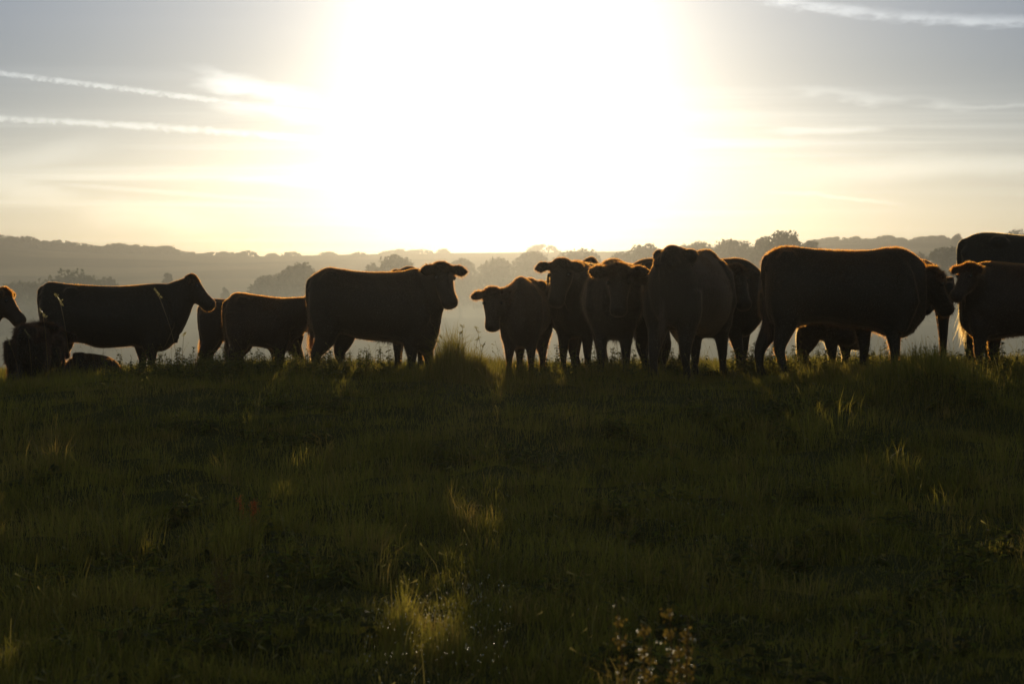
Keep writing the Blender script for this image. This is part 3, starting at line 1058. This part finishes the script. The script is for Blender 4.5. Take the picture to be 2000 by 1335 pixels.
# --- calf with dipped back
d, x0 = 30.8, 508
rD, s, yg = prof([(440, 603, 640, .10), (446, 585, 658, .19), (456, 574, 670, .24), (470, 572, 674, .27), (498, 576, 676, .29), (527, 580, 682, .29), (550, 582, 688, .26), (563, 583, 684, .20), (573, 590, 668, .12)], x0, d)
make_cow('calf', 'brown calf in profile with dipped back, its head against a big cow rump', x0, d, 0, base=rD,
         legs=[('r', lx(464, x0, s), lx(465, x0, s), -.13), ('r', lx(466, x0, s), lx(472, x0, s), .13), ('f', lx(548, x0, s), lx(545, x0, s), -.12), ('f', lx(570, x0, s), lx(588, x0, s), .12)],
         head=dict(poll=(612, 577, -.3), yaw=-25, pitch=-50, L=.40), fur=16000, fur_len=.028, cat='calf', hide=M_HIDE_RED, hair=M_HAIR_RED, seed=8, ear_len=.15, ear_droop=.05)
# --- big cow with raised head
d, x0 = 29.2, 720
rE, s, yg = prof([(604, 560, 630, .12), (608, 541, 645, .22), (622, 531, 650, .29), (640, 522, 652, .33), (663, 525, 652, .36), (700, 530, 662, .40), (745, 532, 667, .41), (785, 530, 672, .38),
                  (810, 524, 682, .33), (830, 530, 692, .28), (845, 550, 686, .2), (858, 590, 650, .12)], x0, d)
make_cow('cow', 'large dark cow facing right with its raised head turned to the camera and ears spread', x0, d, 0, base=rE,
         legs=[('r', lx(632, x0, s), lx(624, x0, s), -.16), ('r', lx(662, x0, s), lx(671, x0, s), .16), ('f', lx(803, x0, s), lx(804, x0, s), -.14), ('f', lx(828, x0, s), lx(838, x0, s), .14)],
         head=dict(poll=(868, 512, -.25), yaw=-62, pitch=-58, L=.54), fur=20000, fur_len=.028, seed=9, ear_len=.21, ear_droop=.02, neck=1.1)
# --- cow behind the big cow: shoulder hump and one leg
make_cow('cow', 'cow showing only a humped rump behind the cow with raised head', 800, 31.6, 92, S=.93, head=dict(poll=(1.1, -.1, .8), pitch=-60), fur=9000, fur_len=.02, seed=10)
# --- young cow facing the camera
make_cow('cow', 'young brown cow facing the camera in the middle with its head lowered', 1026, 29.6, -97, S=.86, head=dict(poll=(962, 564, -.72), yaw=4, pitch=-72, L=.48),
         hide=M_HIDE_RED, hair=M_HAIR, fur=18000, fur_len=.028, seed=11, ear_len=.19, ear_droop=.06, width=.9, roof=.6)
# --- dark cow, head up, looking at the camera
make_cow('cow', 'dark cow looking at the camera with high rounded poll and one wide ear', 1136, 30.4, -99, S=.97, head=dict(poll=(1091, 505, -1.15), yaw=-14, pitch=-66, L=.56),
         fur=18000, fur_len=.026, seed=12, ear_len=.20, ear_droop=.05)
# --- cow behind with head in profile to the left
make_cow('cow', 'cow behind the dark faces, its pointed poll in profile to the left', 1240, 33.0, 178, S=.99, legs=[('f', .48, .45, .14), ('f', .48, .40, -.14), ('r', -.62, -.62, .14), ('r', -.62, -.7, -.14)], head=dict(poll=(1154, 500, 0), yaw=0, pitch=-24, L=.5),
         fur=9000, fur_len=.018, seed=13, ear_len=.1)
# --- cow facing the camera with rim lit ears
make_cow('cow', 'cow facing the camera with ears and poll rimmed by sunlight', 1198, 28.6, -92, S=.95, head=dict(poll=(1208, 520, -1.1), yaw=-5, pitch=-74, L=.54),
         fur=22000, fur_len=.034, seed=14, ear_len=.23, ear_droop=-.2, width=1.0)
# --- pale lit back between
make_cow('cow', 'cow in profile with a flat backlit back, hidden behind the front faces', 1198, 30.6, 180, S=.95, legs=[('f', .52, .50, .14), ('f', .52, .45, -.14), ('r', -.62, -.62, .14), ('r', -.62, -.56, -.14)], head=dict(poll=(1.15, .1, .85), pitch=-60), fur=12000, fur_len=.02, seed=15, hide=M_HIDE_RED, hair=M_HAIR_PALE)
# --- big cow from behind
make_cow('cow', 'tallest dark cow seen from behind with peaked hips, right of the front faces', 1350, 27.9, 67, S=1.05, head=dict(poll=(1.05, .2, 1.15), yaw=10, pitch=-40), fur=20000, fur_len=.024, seed=16, width=.90, roof=.55)
# --- cow turned right beside it
make_cow('cow', 'dark cow with broad chest, one ear touching the rump of the largest cow', 1358, 29.4, -28, S=.97, head=dict(poll=(1443, 518, -.75), yaw=-42, pitch=-58, L=.52),
         fur=18000, fur_len=.026, seed=17, ear_len=.2, ear_droop=.1, width=1.0)
# --- big right cow in profile
d, x0 = 27.4, 1650
rL, s, yg = prof([(1494, 510, 590, .12), (1499, 497, 620, .22), (1508, 490, 632, .30), (1526, 483, 636, .35), (1552, 482, 637, .38), (1600, 487.5, 632, .42), (1650, 490.5, 640, .46), (1700, 488.5, 645, .45),
                  (1725, 485, 655, .42), (1752, 484, 661, .37), (1772, 489, 657, .31), (1790, 500, 640, .24), (1806, 515, 622, .14)], x0, d)
make_cow('cow', 'largest dark cow in full profile facing right with a rough coat, suckling a small calf', x0, d, 0, base=rL,
         legs=[('r', lx(1510, x0, s), lx(1490, x0, s), .17), ('r', lx(1524, x0, s), lx(1528, x0, s), -.17), ('f', lx(1690, x0, s), lx(1690, x0, s), .16), ('f', lx(1738, x0, s), lx(1743, x0, s), -.16)],
         head=dict(poll=(1832, 524, .1), yaw=10, pitch=-62, L=.52), fur=26000, fur_len=.034, shag=1.3, seed=18, ear_len=.13, ear_droop=.1, udder=(lx(1552, x0, s), (yg - 634) / s, .09), hair=M_HAIR_RED, neck=1.1)
# --- animal behind the big cow's head
make_cow('cow', 'cow standing behind the lowered head of the largest cow', 1797, 29.0, -99.6, S=.90, base=[(a, b - .03, c + .24, e) for a, b, c, e in ADULT], head=dict(poll=(1.02, .05, 1.08), yaw=0, pitch=-74, L=.46), fur=9000, fur_len=.02, seed=19, width=.92, tail=False,
         legs=[('f', .52, .55, .27), ('f', .52, .48, -.27), ('r', -.6, -.62, .27), ('r', -.6, -.56, -.28)], leg_r=1.05)
# --- suckling calf
d, x0 = 28.3, 1628
rM, s, yg = prof([(1563, 648, 668, .07), (1567, 634, 672, .12), (1576, 625, 672, .15), (1595, 625, 664, .16), (1615, 630, 668, .17), (1640, 634, 674, .17), (1660, 636, 676, .15), (1672, 642, 668, .09)], x0, d)
make_cow('calf', 'small calf with backlit pale coat suckling beneath the belly of the largest cow', x0, d, 0, base=rM,
         legs=[('r', lx(1574, x0, s), lx(1577, x0, s), -.08), ('r', lx(1576, x0, s), lx(1572, x0, s), .08), ('f', lx(1622, x0, s), lx(1622, x0, s), -.08), ('f', lx(1652, x0, s), lx(1652, x0, s), .08)],
         head=dict(poll=(1678, 642, .25), yaw=70, pitch=-25, L=.24), fur=9000, fur_len=.022, cat='calf', hide=M_HIDE_RED, hair=M_HAIR_PALE, leg_r=.8, seed=20, voxel=.016, ear_len=.15)
# --- right cow facing left, head to the camera
make_cow('cow', 'red brown cow at the right edge facing left, muzzle towards the largest cow head', 2014, 27.2, 180, S=.90, head=dict(poll=(1888, 513, -.35), yaw=38, pitch=-50, L=.44), hide=M_HIDE_RED, hair=M_HAIR_RED,
         fur=22000, fur_len=.026, seed=21, ear_len=.17, ear_droop=.05,
         legs=[('f', -(1910 - 2014) / 173.6 , -(1909 - 2014) / 173.6, .14), ('f', -(1946 - 2014) / 173.6, -(1949 - 2014) / 173.6, -.14), ('r', -.62, -.68, .15), ('r', -.62, -.6, -.15)])
# --- large rump at the right edge
make_cow('cow', 'very large dark cow at the right edge, only its high rump in view', 2040, 29.2, 0, S=1.13, fur=16000, fur_len=.016, shag=.6, seed=22, hair=M_HAIR_PALE, tail_len=1.15, head=dict(pitch=-50))

# ----------------------------------------------------------------------------
# grass, weeds, stalks, dew
# ----------------------------------------------------------------------------
def in_view(x, d, m=.6):
    return np.abs(x) < d * .2118 + m


def blades(x, y, h, wdt, bend, az, seed, straw):
    """bent three-sided blades; returns V, F, tone"""
    r = np.random.default_rng(seed)
    n = len(x)
    z = ground_z(x, y) - .01
    base = np.stack([x, y, z], 1)
    out = np.stack([np.cos(az), np.sin(az), np.zeros(n)], 1)
    sd = np.stack([-np.sin(az), np.cos(az), np.zeros(n)], 1)
    tw = r.uniform(-1, 1, n)[:, None]
    sd = sd * np.cos(tw) + out * np.sin(tw)
    up = np.array([0, 0, 1.0])
    hh = h[:, None]
    bb = bend[:, None]
    p1 = base + up * hh * .55 + out * hh * bb * .22
    p2 = base + up * hh * (1 - .42 * bb) + out * hh * bb * .85
    wv = wdt[:, None] * .5
    V = np.stack([base - sd * wv, base + sd * wv, p1 - sd * wv * .85, p1 + sd * wv * .85, p2], 1).reshape(-1, 3)
    i = np.arange(n)[:, None] * 5
    F4 = i + np.array([[0, 1, 3, 2]])
    F3 = i + np.array([[2, 3, 4]])
    pat = .5 + .5 * np.sin(x * 1.9 + 1.7 * np.sin(y * 1.3 + .5)) * np.sin(y * 1.6 + 2.1 * np.sin(x * 1.1))
    pa2 = np.clip(np.sin(x * .8 + 2.2 * np.sin(y * .6 + 1)) * np.sin(y * .9 + x * .7) - .35, 0, 1)
    t = np.stack([np.clip(.45 * r.random(n) + .6 * pat - .05, 0, 1), np.clip(straw + pa2 * r.random(n), 0, 1), np.zeros(n), np.ones(n)], 1)
    return V, F4, F3, np.repeat(t, 5, 0)


parts = []


def scatter(n, y0, y1, seed, power=1.0):
    r = np.random.default_rng(seed)
    y = y0 + (y1 - y0) * r.random(n) ** power
    half = y * .2118 + .7
    x = r.uniform(-1, 1, n) * half
    return x, y, r


def patch(x, y):
    return .5 + .5 * np.sin(x * 1.7 + 2 * np.sin(y * .7)) * np.sin(y * 1.1 + 1.5 * np.sin(x * .6))


# turf
x, y, r = scatter(190000, 8.0, 42.0, 101, 1.15)
k = patch(x, y)
h = (.035 + .13 * np.clip(1.6 * k - .4, 0, 1)) * r.uniform(.5, 1.6, len(x)) * np.where(y > 24, .8, 1.0)
parts.append(blades(x, y, h, r.uniform(.003, .007, len(x)), r.uniform(.2, 1.0, len(x)), r.uniform(0, 6.283, len(x)), 102, (r.random(len(x)) < .12) * r.uniform(.3, .9, len(x))))
# the same turf carried on to either side of the view
r = np.random.default_rng(131)
n_ = 110000
y = r.uniform(6.0, 42.0, n_)
x = np.sign(r.uniform(-1, 1, n_)) * (y * .2118 + .65 + 3.6 * r.random(n_) ** 1.3)
k = patch(x, y)
h = (.06 + .16 * np.clip(1.6 * k - .4, 0, 1)) * r.uniform(.5, 1.6, n_)
parts.append(blades(x, y, h, r.uniform(.005, .010, n_), r.uniform(.2, 1.0, n_), r.uniform(0, 6.283, n_), 132, (r.random(n_) < .12) * r.uniform(.3, .9, n_)))
# tussocks
nt_ = 2600
cx, cyy, r = scatter(nt_, 9.0, 37.0, 103, 1.0)
sz = (.12 + .24 * patch(cx + 3, cyy * 1.1) ** 1.5) * r.uniform(.5, 1.5, nt_) * np.clip((cyy - 8) / 9, .45, 1) * np.where(cyy > 23.5, .55, 1)
m = 52
spr = np.repeat(r.uniform(.03, .13, nt_), m)
x = np.repeat(cx, m) + r.normal(0, 1, nt_ * m) * spr
y = np.repeat(cyy, m) + r.normal(0, 1, nt_ * m) * spr
h = np.repeat(sz, m) * r.uniform(.45, 1.25, nt_ * m)
az = np.arctan2(y - np.repeat(cyy, m), x - np.repeat(cx, m)) + r.normal(0, .5, nt_ * m)
st = np.repeat((r.random(nt_) < .25) * r.uniform(.2, .9, nt_), m) + (r.random(nt_ * m) < .12) * .6
parts.append(blades(x, y, h, r.uniform(.003, .007, nt_ * m), r.uniform(.2, 1.0, nt_ * m), az, 104, np.clip(st, 0, 1)))
# crest growth
x, y, r = scatter(60000, 25.5, 37.0, 105, 1.0)
kk = np.clip(.35 + .65 * np.sin(x * 2.3 + 1.0) * np.sin(x * .9 + y * 1.3) + r.normal(0, .2, len(x)), .15, 1.1)
h = (.05 + .12 * kk) * r.uniform(.5, 1.35, len(x))
parts.append(blades(x, y, h, r.uniform(.003, .0065, len(x)), r.uniform(.1, 1.0, len(x)), r.uniform(0, 6.283, len(x)), 106, (r.random(len(x)) < .2) * r.uniform(.2, .9, len(x))))
# the tall mound right and the pointed tuft in the middle
for (mx, my, rx_, ry_, n, hm, sd_) in ((4.25, 24.6, .60, .7, 5200, .26, 107), (-.66, 26.6, .15, .3, 2400, .46, 108), (-.84, 26.9, .10, .3, 900, .30, 118), (-.52, 26.4, .09, .3, 900, .32, 119), (-.60, 27.2, .28, .3, 1500, .26, 120), (-1.1, 27.3, .14, .3, 700, .22, 121), (-.1, 28.0, .3, .3, 900, .22, 109), (-.40, 26.9, .13, .3, 2600, .30, 113), (3.6, 26.3, .5, .3, 3400, .2, 117), (-.55, 12.2, .07, .25, 900, .26, 122), (-.30, 11.6, .14, .3, 1100, .18, 123), (-2.2, 28.3, .5, .4, 1800, .22, 114), (3.2, 27.6, .5, .4, 1800, .2, 115), (-3.6, 29.2, .6, .5, 2000, .22, 116), (5.6, 26.6, .7, .6, 2500, .22, 110), (1.35, 27.4, .5, .5, 1500, .2, 111), (-5.7, 29.5, .8, .5, 2600, .22, 112)):
    r = np.random.default_rng(sd_)
    x = mx + r.normal(0, rx_, n)
    y = my + r.normal(0, ry_, n)
    q = np.exp(-((x - mx) / rx_) ** 2 * .5 - ((y - my) / ry_) ** 2 * .4)
    parts.append(blades(x, y, hm * (.35 + .85 * q) * r.uniform(.35, 1.45, n), r.uniform(.003, .006, n), r.uniform(.05, .9, n), r.uniform(0, 6.283, n), sd_ + 50, (r.random(n) < .3) * r.uniform(.2, .9, n)))
off = 0
Vs, F4s, F3s, Ts = [], [], [], []
for V, F4, F3, T in parts:
    Vs.append(V); F4s.append(F4 + off); F3s.append(F3 + off); Ts.append(T)
    off += len(V)
tag(obj('grass', mesh_np('grass', np.concatenate(Vs), [np.concatenate(F4s), np.concatenate(F3s)], M_GRASS, False, np.concatenate(Ts))), 'long tussocky pasture grass on the slope and crest', 'grass', kind='stuff')


def weed_mass(cent, n, hrange, seed, mat, nleaf=18, leaf=.06, spread=.5):
    r = np.random.default_rng(seed)
    g = Geo()
    tone = []
    for k in range(n):
        c = cent[r.integers(len(cent))]
        x = c[0] + r.normal(0, c[2]); y = c[1] + r.normal(0, c[3])
        z = float(ground_z(x, y))
        h = r.uniform(*hrange)
        a = r.uniform(0, 6.28)
        lean = r.uniform(0, .3) * h
        tip = np.array([x + math.cos(a) * lean, y + math.sin(a) * lean, z + h])
        b = np.array([x, y, z - .02])
        V, F = tube([b, (b + tip) / 2 + np.array([0, 0, .02]), tip], [.004, .003, .0015], n=4)
        g.add(V, F); tone.append(np.tile([r.random(), .2, 0, 1], (len(V), 1)))
        for q in range(nleaf):
            t = r.uniform(.25, 1.0)
            p = b + (tip - b) * t
            la = r.uniform(0, 6.28)
            L = leaf * r.uniform(.5, 1.2) * (1.25 - .6 * t)
            o = np.array([math.cos(la), math.sin(la), r.uniform(-.5, .5)])
            sdv = np.array([-math.sin(la), math.cos(la), r.uniform(-.4, .4)]) * L * .3
            md = p + o * L * .55
            e = p + o * L + np.array([0, 0, -L * .25])
            g.add(np.array([p, md + sdv, e, md - sdv]), np.array([[0, 1, 2, 3]]))
            tone.append(np.tile([r.random(), float(r.random() < .12) * .6, 0, 1], (4, 1)))
    return mesh_np('weeds', np.concatenate(g.v), [np.concatenate(t) for t in g.f.values()], mat, False, np.concatenate(tone))


cent = [(wx(p, 28.0), 28.0 + dd, .22, .5) for p, dd in ((250, 0), (300, 1), (360, 0), (405, 1), (440, 0), (470, .5), (500, 0), (535, 0.6), (580, 0), (650, -.3), (700, 0), (720, .2), (1085, 0), (1180, 0), (1260, -.3), (1320, .2), (1470, .4), (1500, 0), (1580, -.4), (1700, -.4), (1790, -2), (1820, -2), (1930, -1))]
cent2 = []
r = np.random.default_rng(61)
for k in range(70):
    yy = r.uniform(9.5, 25)
    cent2.append((r.uniform(-1, 1) * yy * .2, yy, r.uniform(.08, .3), r.uniform(.08, .3)))
cent2 = [c for c in cent2 if not (-1.0 < c[0] < .3 and c[1] < 15)]
tag(obj('ground_weeds', weed_mass(cent2, 900, (.05, .20), 202, M_WEED, nleaf=12, leaf=.085)), 'broad leaved weeds spread through the shaded pasture', 'weeds', kind='stuff')
tag(obj('weeds', weed_mass(cent, 620, (.12, .36), 201, M_WEED)), 'leafy weeds growing along the crest among the legs', 'weeds', kind='stuff')


def stalk(px, d, ytop, lean_px, label, seed, head=.12, mat=None, group='dry seed stalks on the crest', name='grass_stalk', thick=.0032):
    """one dry grass stem with a drooping seed head of small spikelets"""
    r = np.random.default_rng(seed)
    x = wx(px, d)
    z = float(ground_z(x, d))
    top = np.array([lean_px / FPX * d, 0, wz(ytop, d) - z])
    P = resample(np.array([(0, 0, -.03), top * .5 + np.array([-top[0] * .12, 0, .03]), top, top + np.array([np.sign(lean_px or 1) * .3 * head, 0, .55 * head])]), 12)
    root = obj(name, None, loc=(x, d, z))
    tag(root, label, 'grass stalk', group)
    g = Geo()
    g.add(*tube(P, np.linspace(thick, thick * .45, 12), n=5))
    me = g.mesh('stem', mat or M_STRAW)
    me.color_attributes.new('tone', 'FLOAT_COLOR', 'POINT')
    obj('stem', me, root)
    V, T = [], []
    d0 = P[-1] - P[-4]; d0 /= np.linalg.norm(d0)
    for k in range(46):
        t = r.random()
        p = P[-1] - d0 * head * t * .9
        o = d0 * .6 + r.normal(0, .5, 3); o /= np.linalg.norm(o)
        L = r.uniform(.012, .026)
        sdv = np.cross(o, r.normal(size=3)); sdv *= .004 / np.linalg.norm(sdv)
        q = p + r.normal(0, .006, 3)
        V += [q, q + o * L * .5 + sdv, q + o * L, q + o * L * .5 - sdv]
        T += [[r.random(), 0, 0, 1]] * 4
    obj('seed_head', mesh_np('seed_head', np.array(V), np.arange(len(V)).reshape(-1, 4), mat or M_STRAW, False, T), root)['kind'] = 'stuff'
    return root


stalk(352, 28.5, 577, -42, 'tall bent seed stalk leaning left across the shoulder of the left cow', 301, .16)
stalk(96, 27.5, 616, -12, 'pale broad seed stalk standing in front of the left cow rump', 302, .14, thick=.005)
stalk(140, 27.8, 592, -22, 'seed stalk with drooping plumes before the left cow thigh', 303, .2)
stalk(64, 27.5, 655, -10, 'short white seed stalk against the shaggy calf', 304, .12)
stalk(40, 28, 668, -22, 'thin pale stalk in the gap left of the shaggy calf', 305, .08)
stalk(355, 28.5, 655, 4, 'thin upright stalk in the gap under the left cow chest', 306, .06)
stalk(905, 27.5, 640, -2, 'tall fine stalk on the pointed tuft in the middle', 307, .05)
stalk(945, 27.8, 648, -12, 'thin stalk leaning left beside the calf foreleg', 308, .1)
stalk(880, 27.6, 660, -18, 'fine stalk arching left from the pointed tuft', 309, .06)
stalk(1262, 28, 676, -14, 'red brown stalk leaning left below the rim lit cow', 310, .06)
stalk(1500, 27.8, 685, 10, 'reddish stalk between the hind legs of the largest cow', 311, .06, mat=M_DOCK)
for k_, (p_, yt_, ln_) in enumerate(((893, 652, 6), (868, 668, -14), (921, 664, 12), (935, 676, 8))):
    stalk(p_, 26.8, yt_, ln_, ('upright', 'left bent', 'right leaning', 'short right bent')[k_] + ' fine stem rising from the ragged tuft in the middle', 330 + k_, .05, thick=.0024)
# fine stems nobody could count
r = np.random.default_rng(400)
V, T, Fq = [], [], []
for k in range(1150):
    y = r.uniform(24, 35) if k < 520 else r.uniform(10, 25); x = r.uniform(-1, 1) * y * .22
    z = float(ground_z(x, y)); h = r.uniform(.16, .40) * (1 if k < 520 else .75); le = r.normal(0, .13 if k < 520 else .2)
    b = np.array([x, y, z]); tp_ = np.array([x + le, y + r.normal(0, .1), z + h]); wv = np.array([.0014, 0, 0])
    md = (b + tp_) / 2 + np.array([-le * .15, 0, .02])
    n0 = len(V)
    V += [b - wv, b + wv, md - wv, md + wv, tp_ - wv * .6, tp_ + wv * .6, tp_ + np.array([le * .12 + .002, 0, .026]), tp_ + np.array([le * .12 - .002, 0, .014])]
    Fq += [[n0, n0 + 1, n0 + 3, n0 + 2], [n0 + 2, n0 + 3, n0 + 5, n0 + 4], [n0 + 4, n0 + 5, n0 + 6, n0 + 7]]
    T += [[r.random(), 0, 0, 1]] * 8
tag(obj('grass_stems', mesh_np('grass_stems', np.array(V), np.array(Fq), M_STEM, False, T)), 'fine dry grass stems sprinkled over the crest and slope', 'grass', kind='stuff')


# dock plants in the foreground, with dew
def drop_geo(g, p, rad):
    a = np.linspace(0, 2 * np.pi, 8, endpoint=False)
    rings = [np.stack([np.cos(a) * rad * c, np.sin(a) * rad * c, np.full(8, rad * s_)], 1) + p for c, s_ in ((.5, -.85), (.9, -.4), (1, .1), (.8, .6), (.35, .95))]
    g.add(*loft(rings))


def dock(px, d, ytop, wpx, nst, label, seed, dew=0, name='dock_plant', hmin=.5, mat=None):
    mat = mat or M_DOCK
    r = np.random.default_rng(seed)
    x = wx(px, d); z = float(ground_z(x, d))
    H = wz(ytop, d) - z
    root = obj(name, None, loc=(x, d, z))
    tag(root, label, 'plant')
    W = wpx / FPX * d
    dg = Geo()
    for k in range(nst):
        h = H * (1.0 if k == 0 else r.uniform(hmin, .97))
        tx = (k / max(nst - 1, 1) - .5) * W * .8 + r.normal(0, .02)
        P = resample(np.array([(tx * .25, r.normal(0, .02), -.03), (tx * .6, 0, h * .5), (tx, r.normal(0, .04), h)]), 10)
        g = Geo()
        g.add(*tube(P, np.linspace(.0045, .0015, 10), n=5))
        me = g.mesh('stem', mat); me.color_attributes.new('tone', 'FLOAT_COLOR', 'POINT')
        st = obj('stem', me, root)
        V, T = [], []
        for q in range(170):
            t = r.uniform(.35, 1.0)
            p = P[int(t * 9)] + r.normal(0, .012, 3)
            o = r.normal(size=3); o[2] += .4; o /= np.linalg.norm(o)
            L = r.uniform(.008, .02)
            sdv = np.cross(o, r.normal(size=3)); sdv *= L * .3 / np.linalg.norm(sdv)
            V += [p, p + o * L * .5 + sdv, p + o * L, p + o * L * .5 - sdv]
            T += [[r.random(), 0, 0, 1]] * 4
        obj('seed_head', mesh_np('seed_head', np.array(V), np.arange(len(V)).reshape(-1, 4), mat, False, T), st)['kind'] = 'stuff'
        for q in range(dew):
            t = r.uniform(.3, 1.0)
            drop_geo(dg, P[int(t * 9)] + r.normal(0, .018, 3), r.uniform(.003, .0052))
    if dew:
        o = obj('dew', dg.mesh('dew', M_DEW, True), root)
        o['kind'] = 'stuff'
    return root


dw = Geo()
r = np.random.default_rng(71)
for k in range(900):
    if k < 330:
        x, y = r.uniform(-.72, .0), r.uniform(10.6, 13.6)
        hz = r.uniform(.06, .22)
    elif k < 400:
        x, y = r.normal(1.15, .3), r.uniform(16, 19)
        hz = r.uniform(.1, .3)
    elif k < 480:
        y = r.uniform(10, 24); x = r.uniform(-1, 1) * y * .2
        hz = r.uniform(.05, .25)
    else:
        y = r.uniform(24, 29); x = r.uniform(-1, 1) * y * .21
        hz = r.uniform(.05, .22)
    drop_geo(dw, np.array([x, y, float(ground_z(x, y)) + hz]), r.uniform(.0016, .0036))
tag(obj('dew', dw.mesh('dew', M_DEW, True)), 'dew drops glinting on the grass', 'dew', kind='stuff')

dock(1252, 8.6, 1170, 90, 5, 'seed plant with glistening dew drops at the bottom, left of its twin', 501, 14)
dock(1335, 8.9, 1160, 80, 5, 'seed plant with glistening dew drops at the bottom, right of its twin', 502, 14)
dock(485, 17.5, 965, 50, 3, 'rust red dock plant coloured with a sunlit glow in the shaded slope left of the middle', 503, 0, hmin=.85, mat=M_DOCK_RED_SUNLIT)
dock(440, 13.2, 1080, 60, 3, 'dry dark dock plant leaning in the lower left shade', 504, 0)

# ----------------------------------------------------------------------------
# air
# ----------------------------------------------------------------------------
def box(name, lo, hi, mat):
    (a, b, c), (e, f, g) = lo, hi
    V = [(a, b, c), (e, b, c), (e, f, c), (a, f, c), (a, b, g), (e, b, g), (e, f, g), (a, f, g)]
    F = [(0, 3, 2, 1), (4, 5, 6, 7), (0, 1, 5, 4), (1, 2, 6, 5), (2, 3, 7, 6), (3, 0, 4, 7)]
    return obj(name, mesh_np(name, np.array(V), np.array(F), mat))


r = np.random.default_rng(91)
st_ = Geo()
a = np.linspace(0, 2 * np.pi, 16, endpoint=False)
rings = []
for k, t in enumerate(np.linspace(0, 1, 12)):
    rad = .085 * math.sin(math.pi * (.06 + .88 * t)) * (1 + .35 * math.sin(t * 9))
    rings.append(np.stack([np.full(16, (t - .5) * .42), np.sin(a) * rad * 1.1, np.cos(a) * rad * (1 + .2 * np.sin(a * 3 + k)) + .03 * math.sin(t * 5)], 1))
st_.add(*loft(rings))
so = obj('breath_steam', st_.mesh('breath_steam', volume_mat('steam', (0.95, 0.93, 0.9), 0.9, 0.3, 0.06), True), loc=(wx(1262, 27.4), 27.4, wz(548, 27.4)))
tag(so, 'faint wisp of breath steam drifting beside the rim lit cow head', 'steam', kind='stuff')
zlo = float(GZ.min()) - 1.0
zhi = max(float(GZ.max()) + 20.0, 80.0)
xm = float(np.abs(gx).max()) + 20
h_ = box('haze', (-xm, float(gy.min()) - 20, zlo), (xm, float(gy.max()) + 20, zhi), volume_mat('haze', (0.68, 0.65, 0.58), HAZE_DENSITY, HAZE_G, 0.055))
tag(h_, 'pale morning haze filling the air', 'haze', kind='stuff')
m_ = box('mist', (-900, 62, -16), (900, 780, 7.0), volume_mat('mist', (0.80, 0.86, 0.80), MIST_DENSITY, MIST_G, 0.02))
tag(m_, 'low mist lying in the valley behind the cattle', 'mist', kind='stuff')
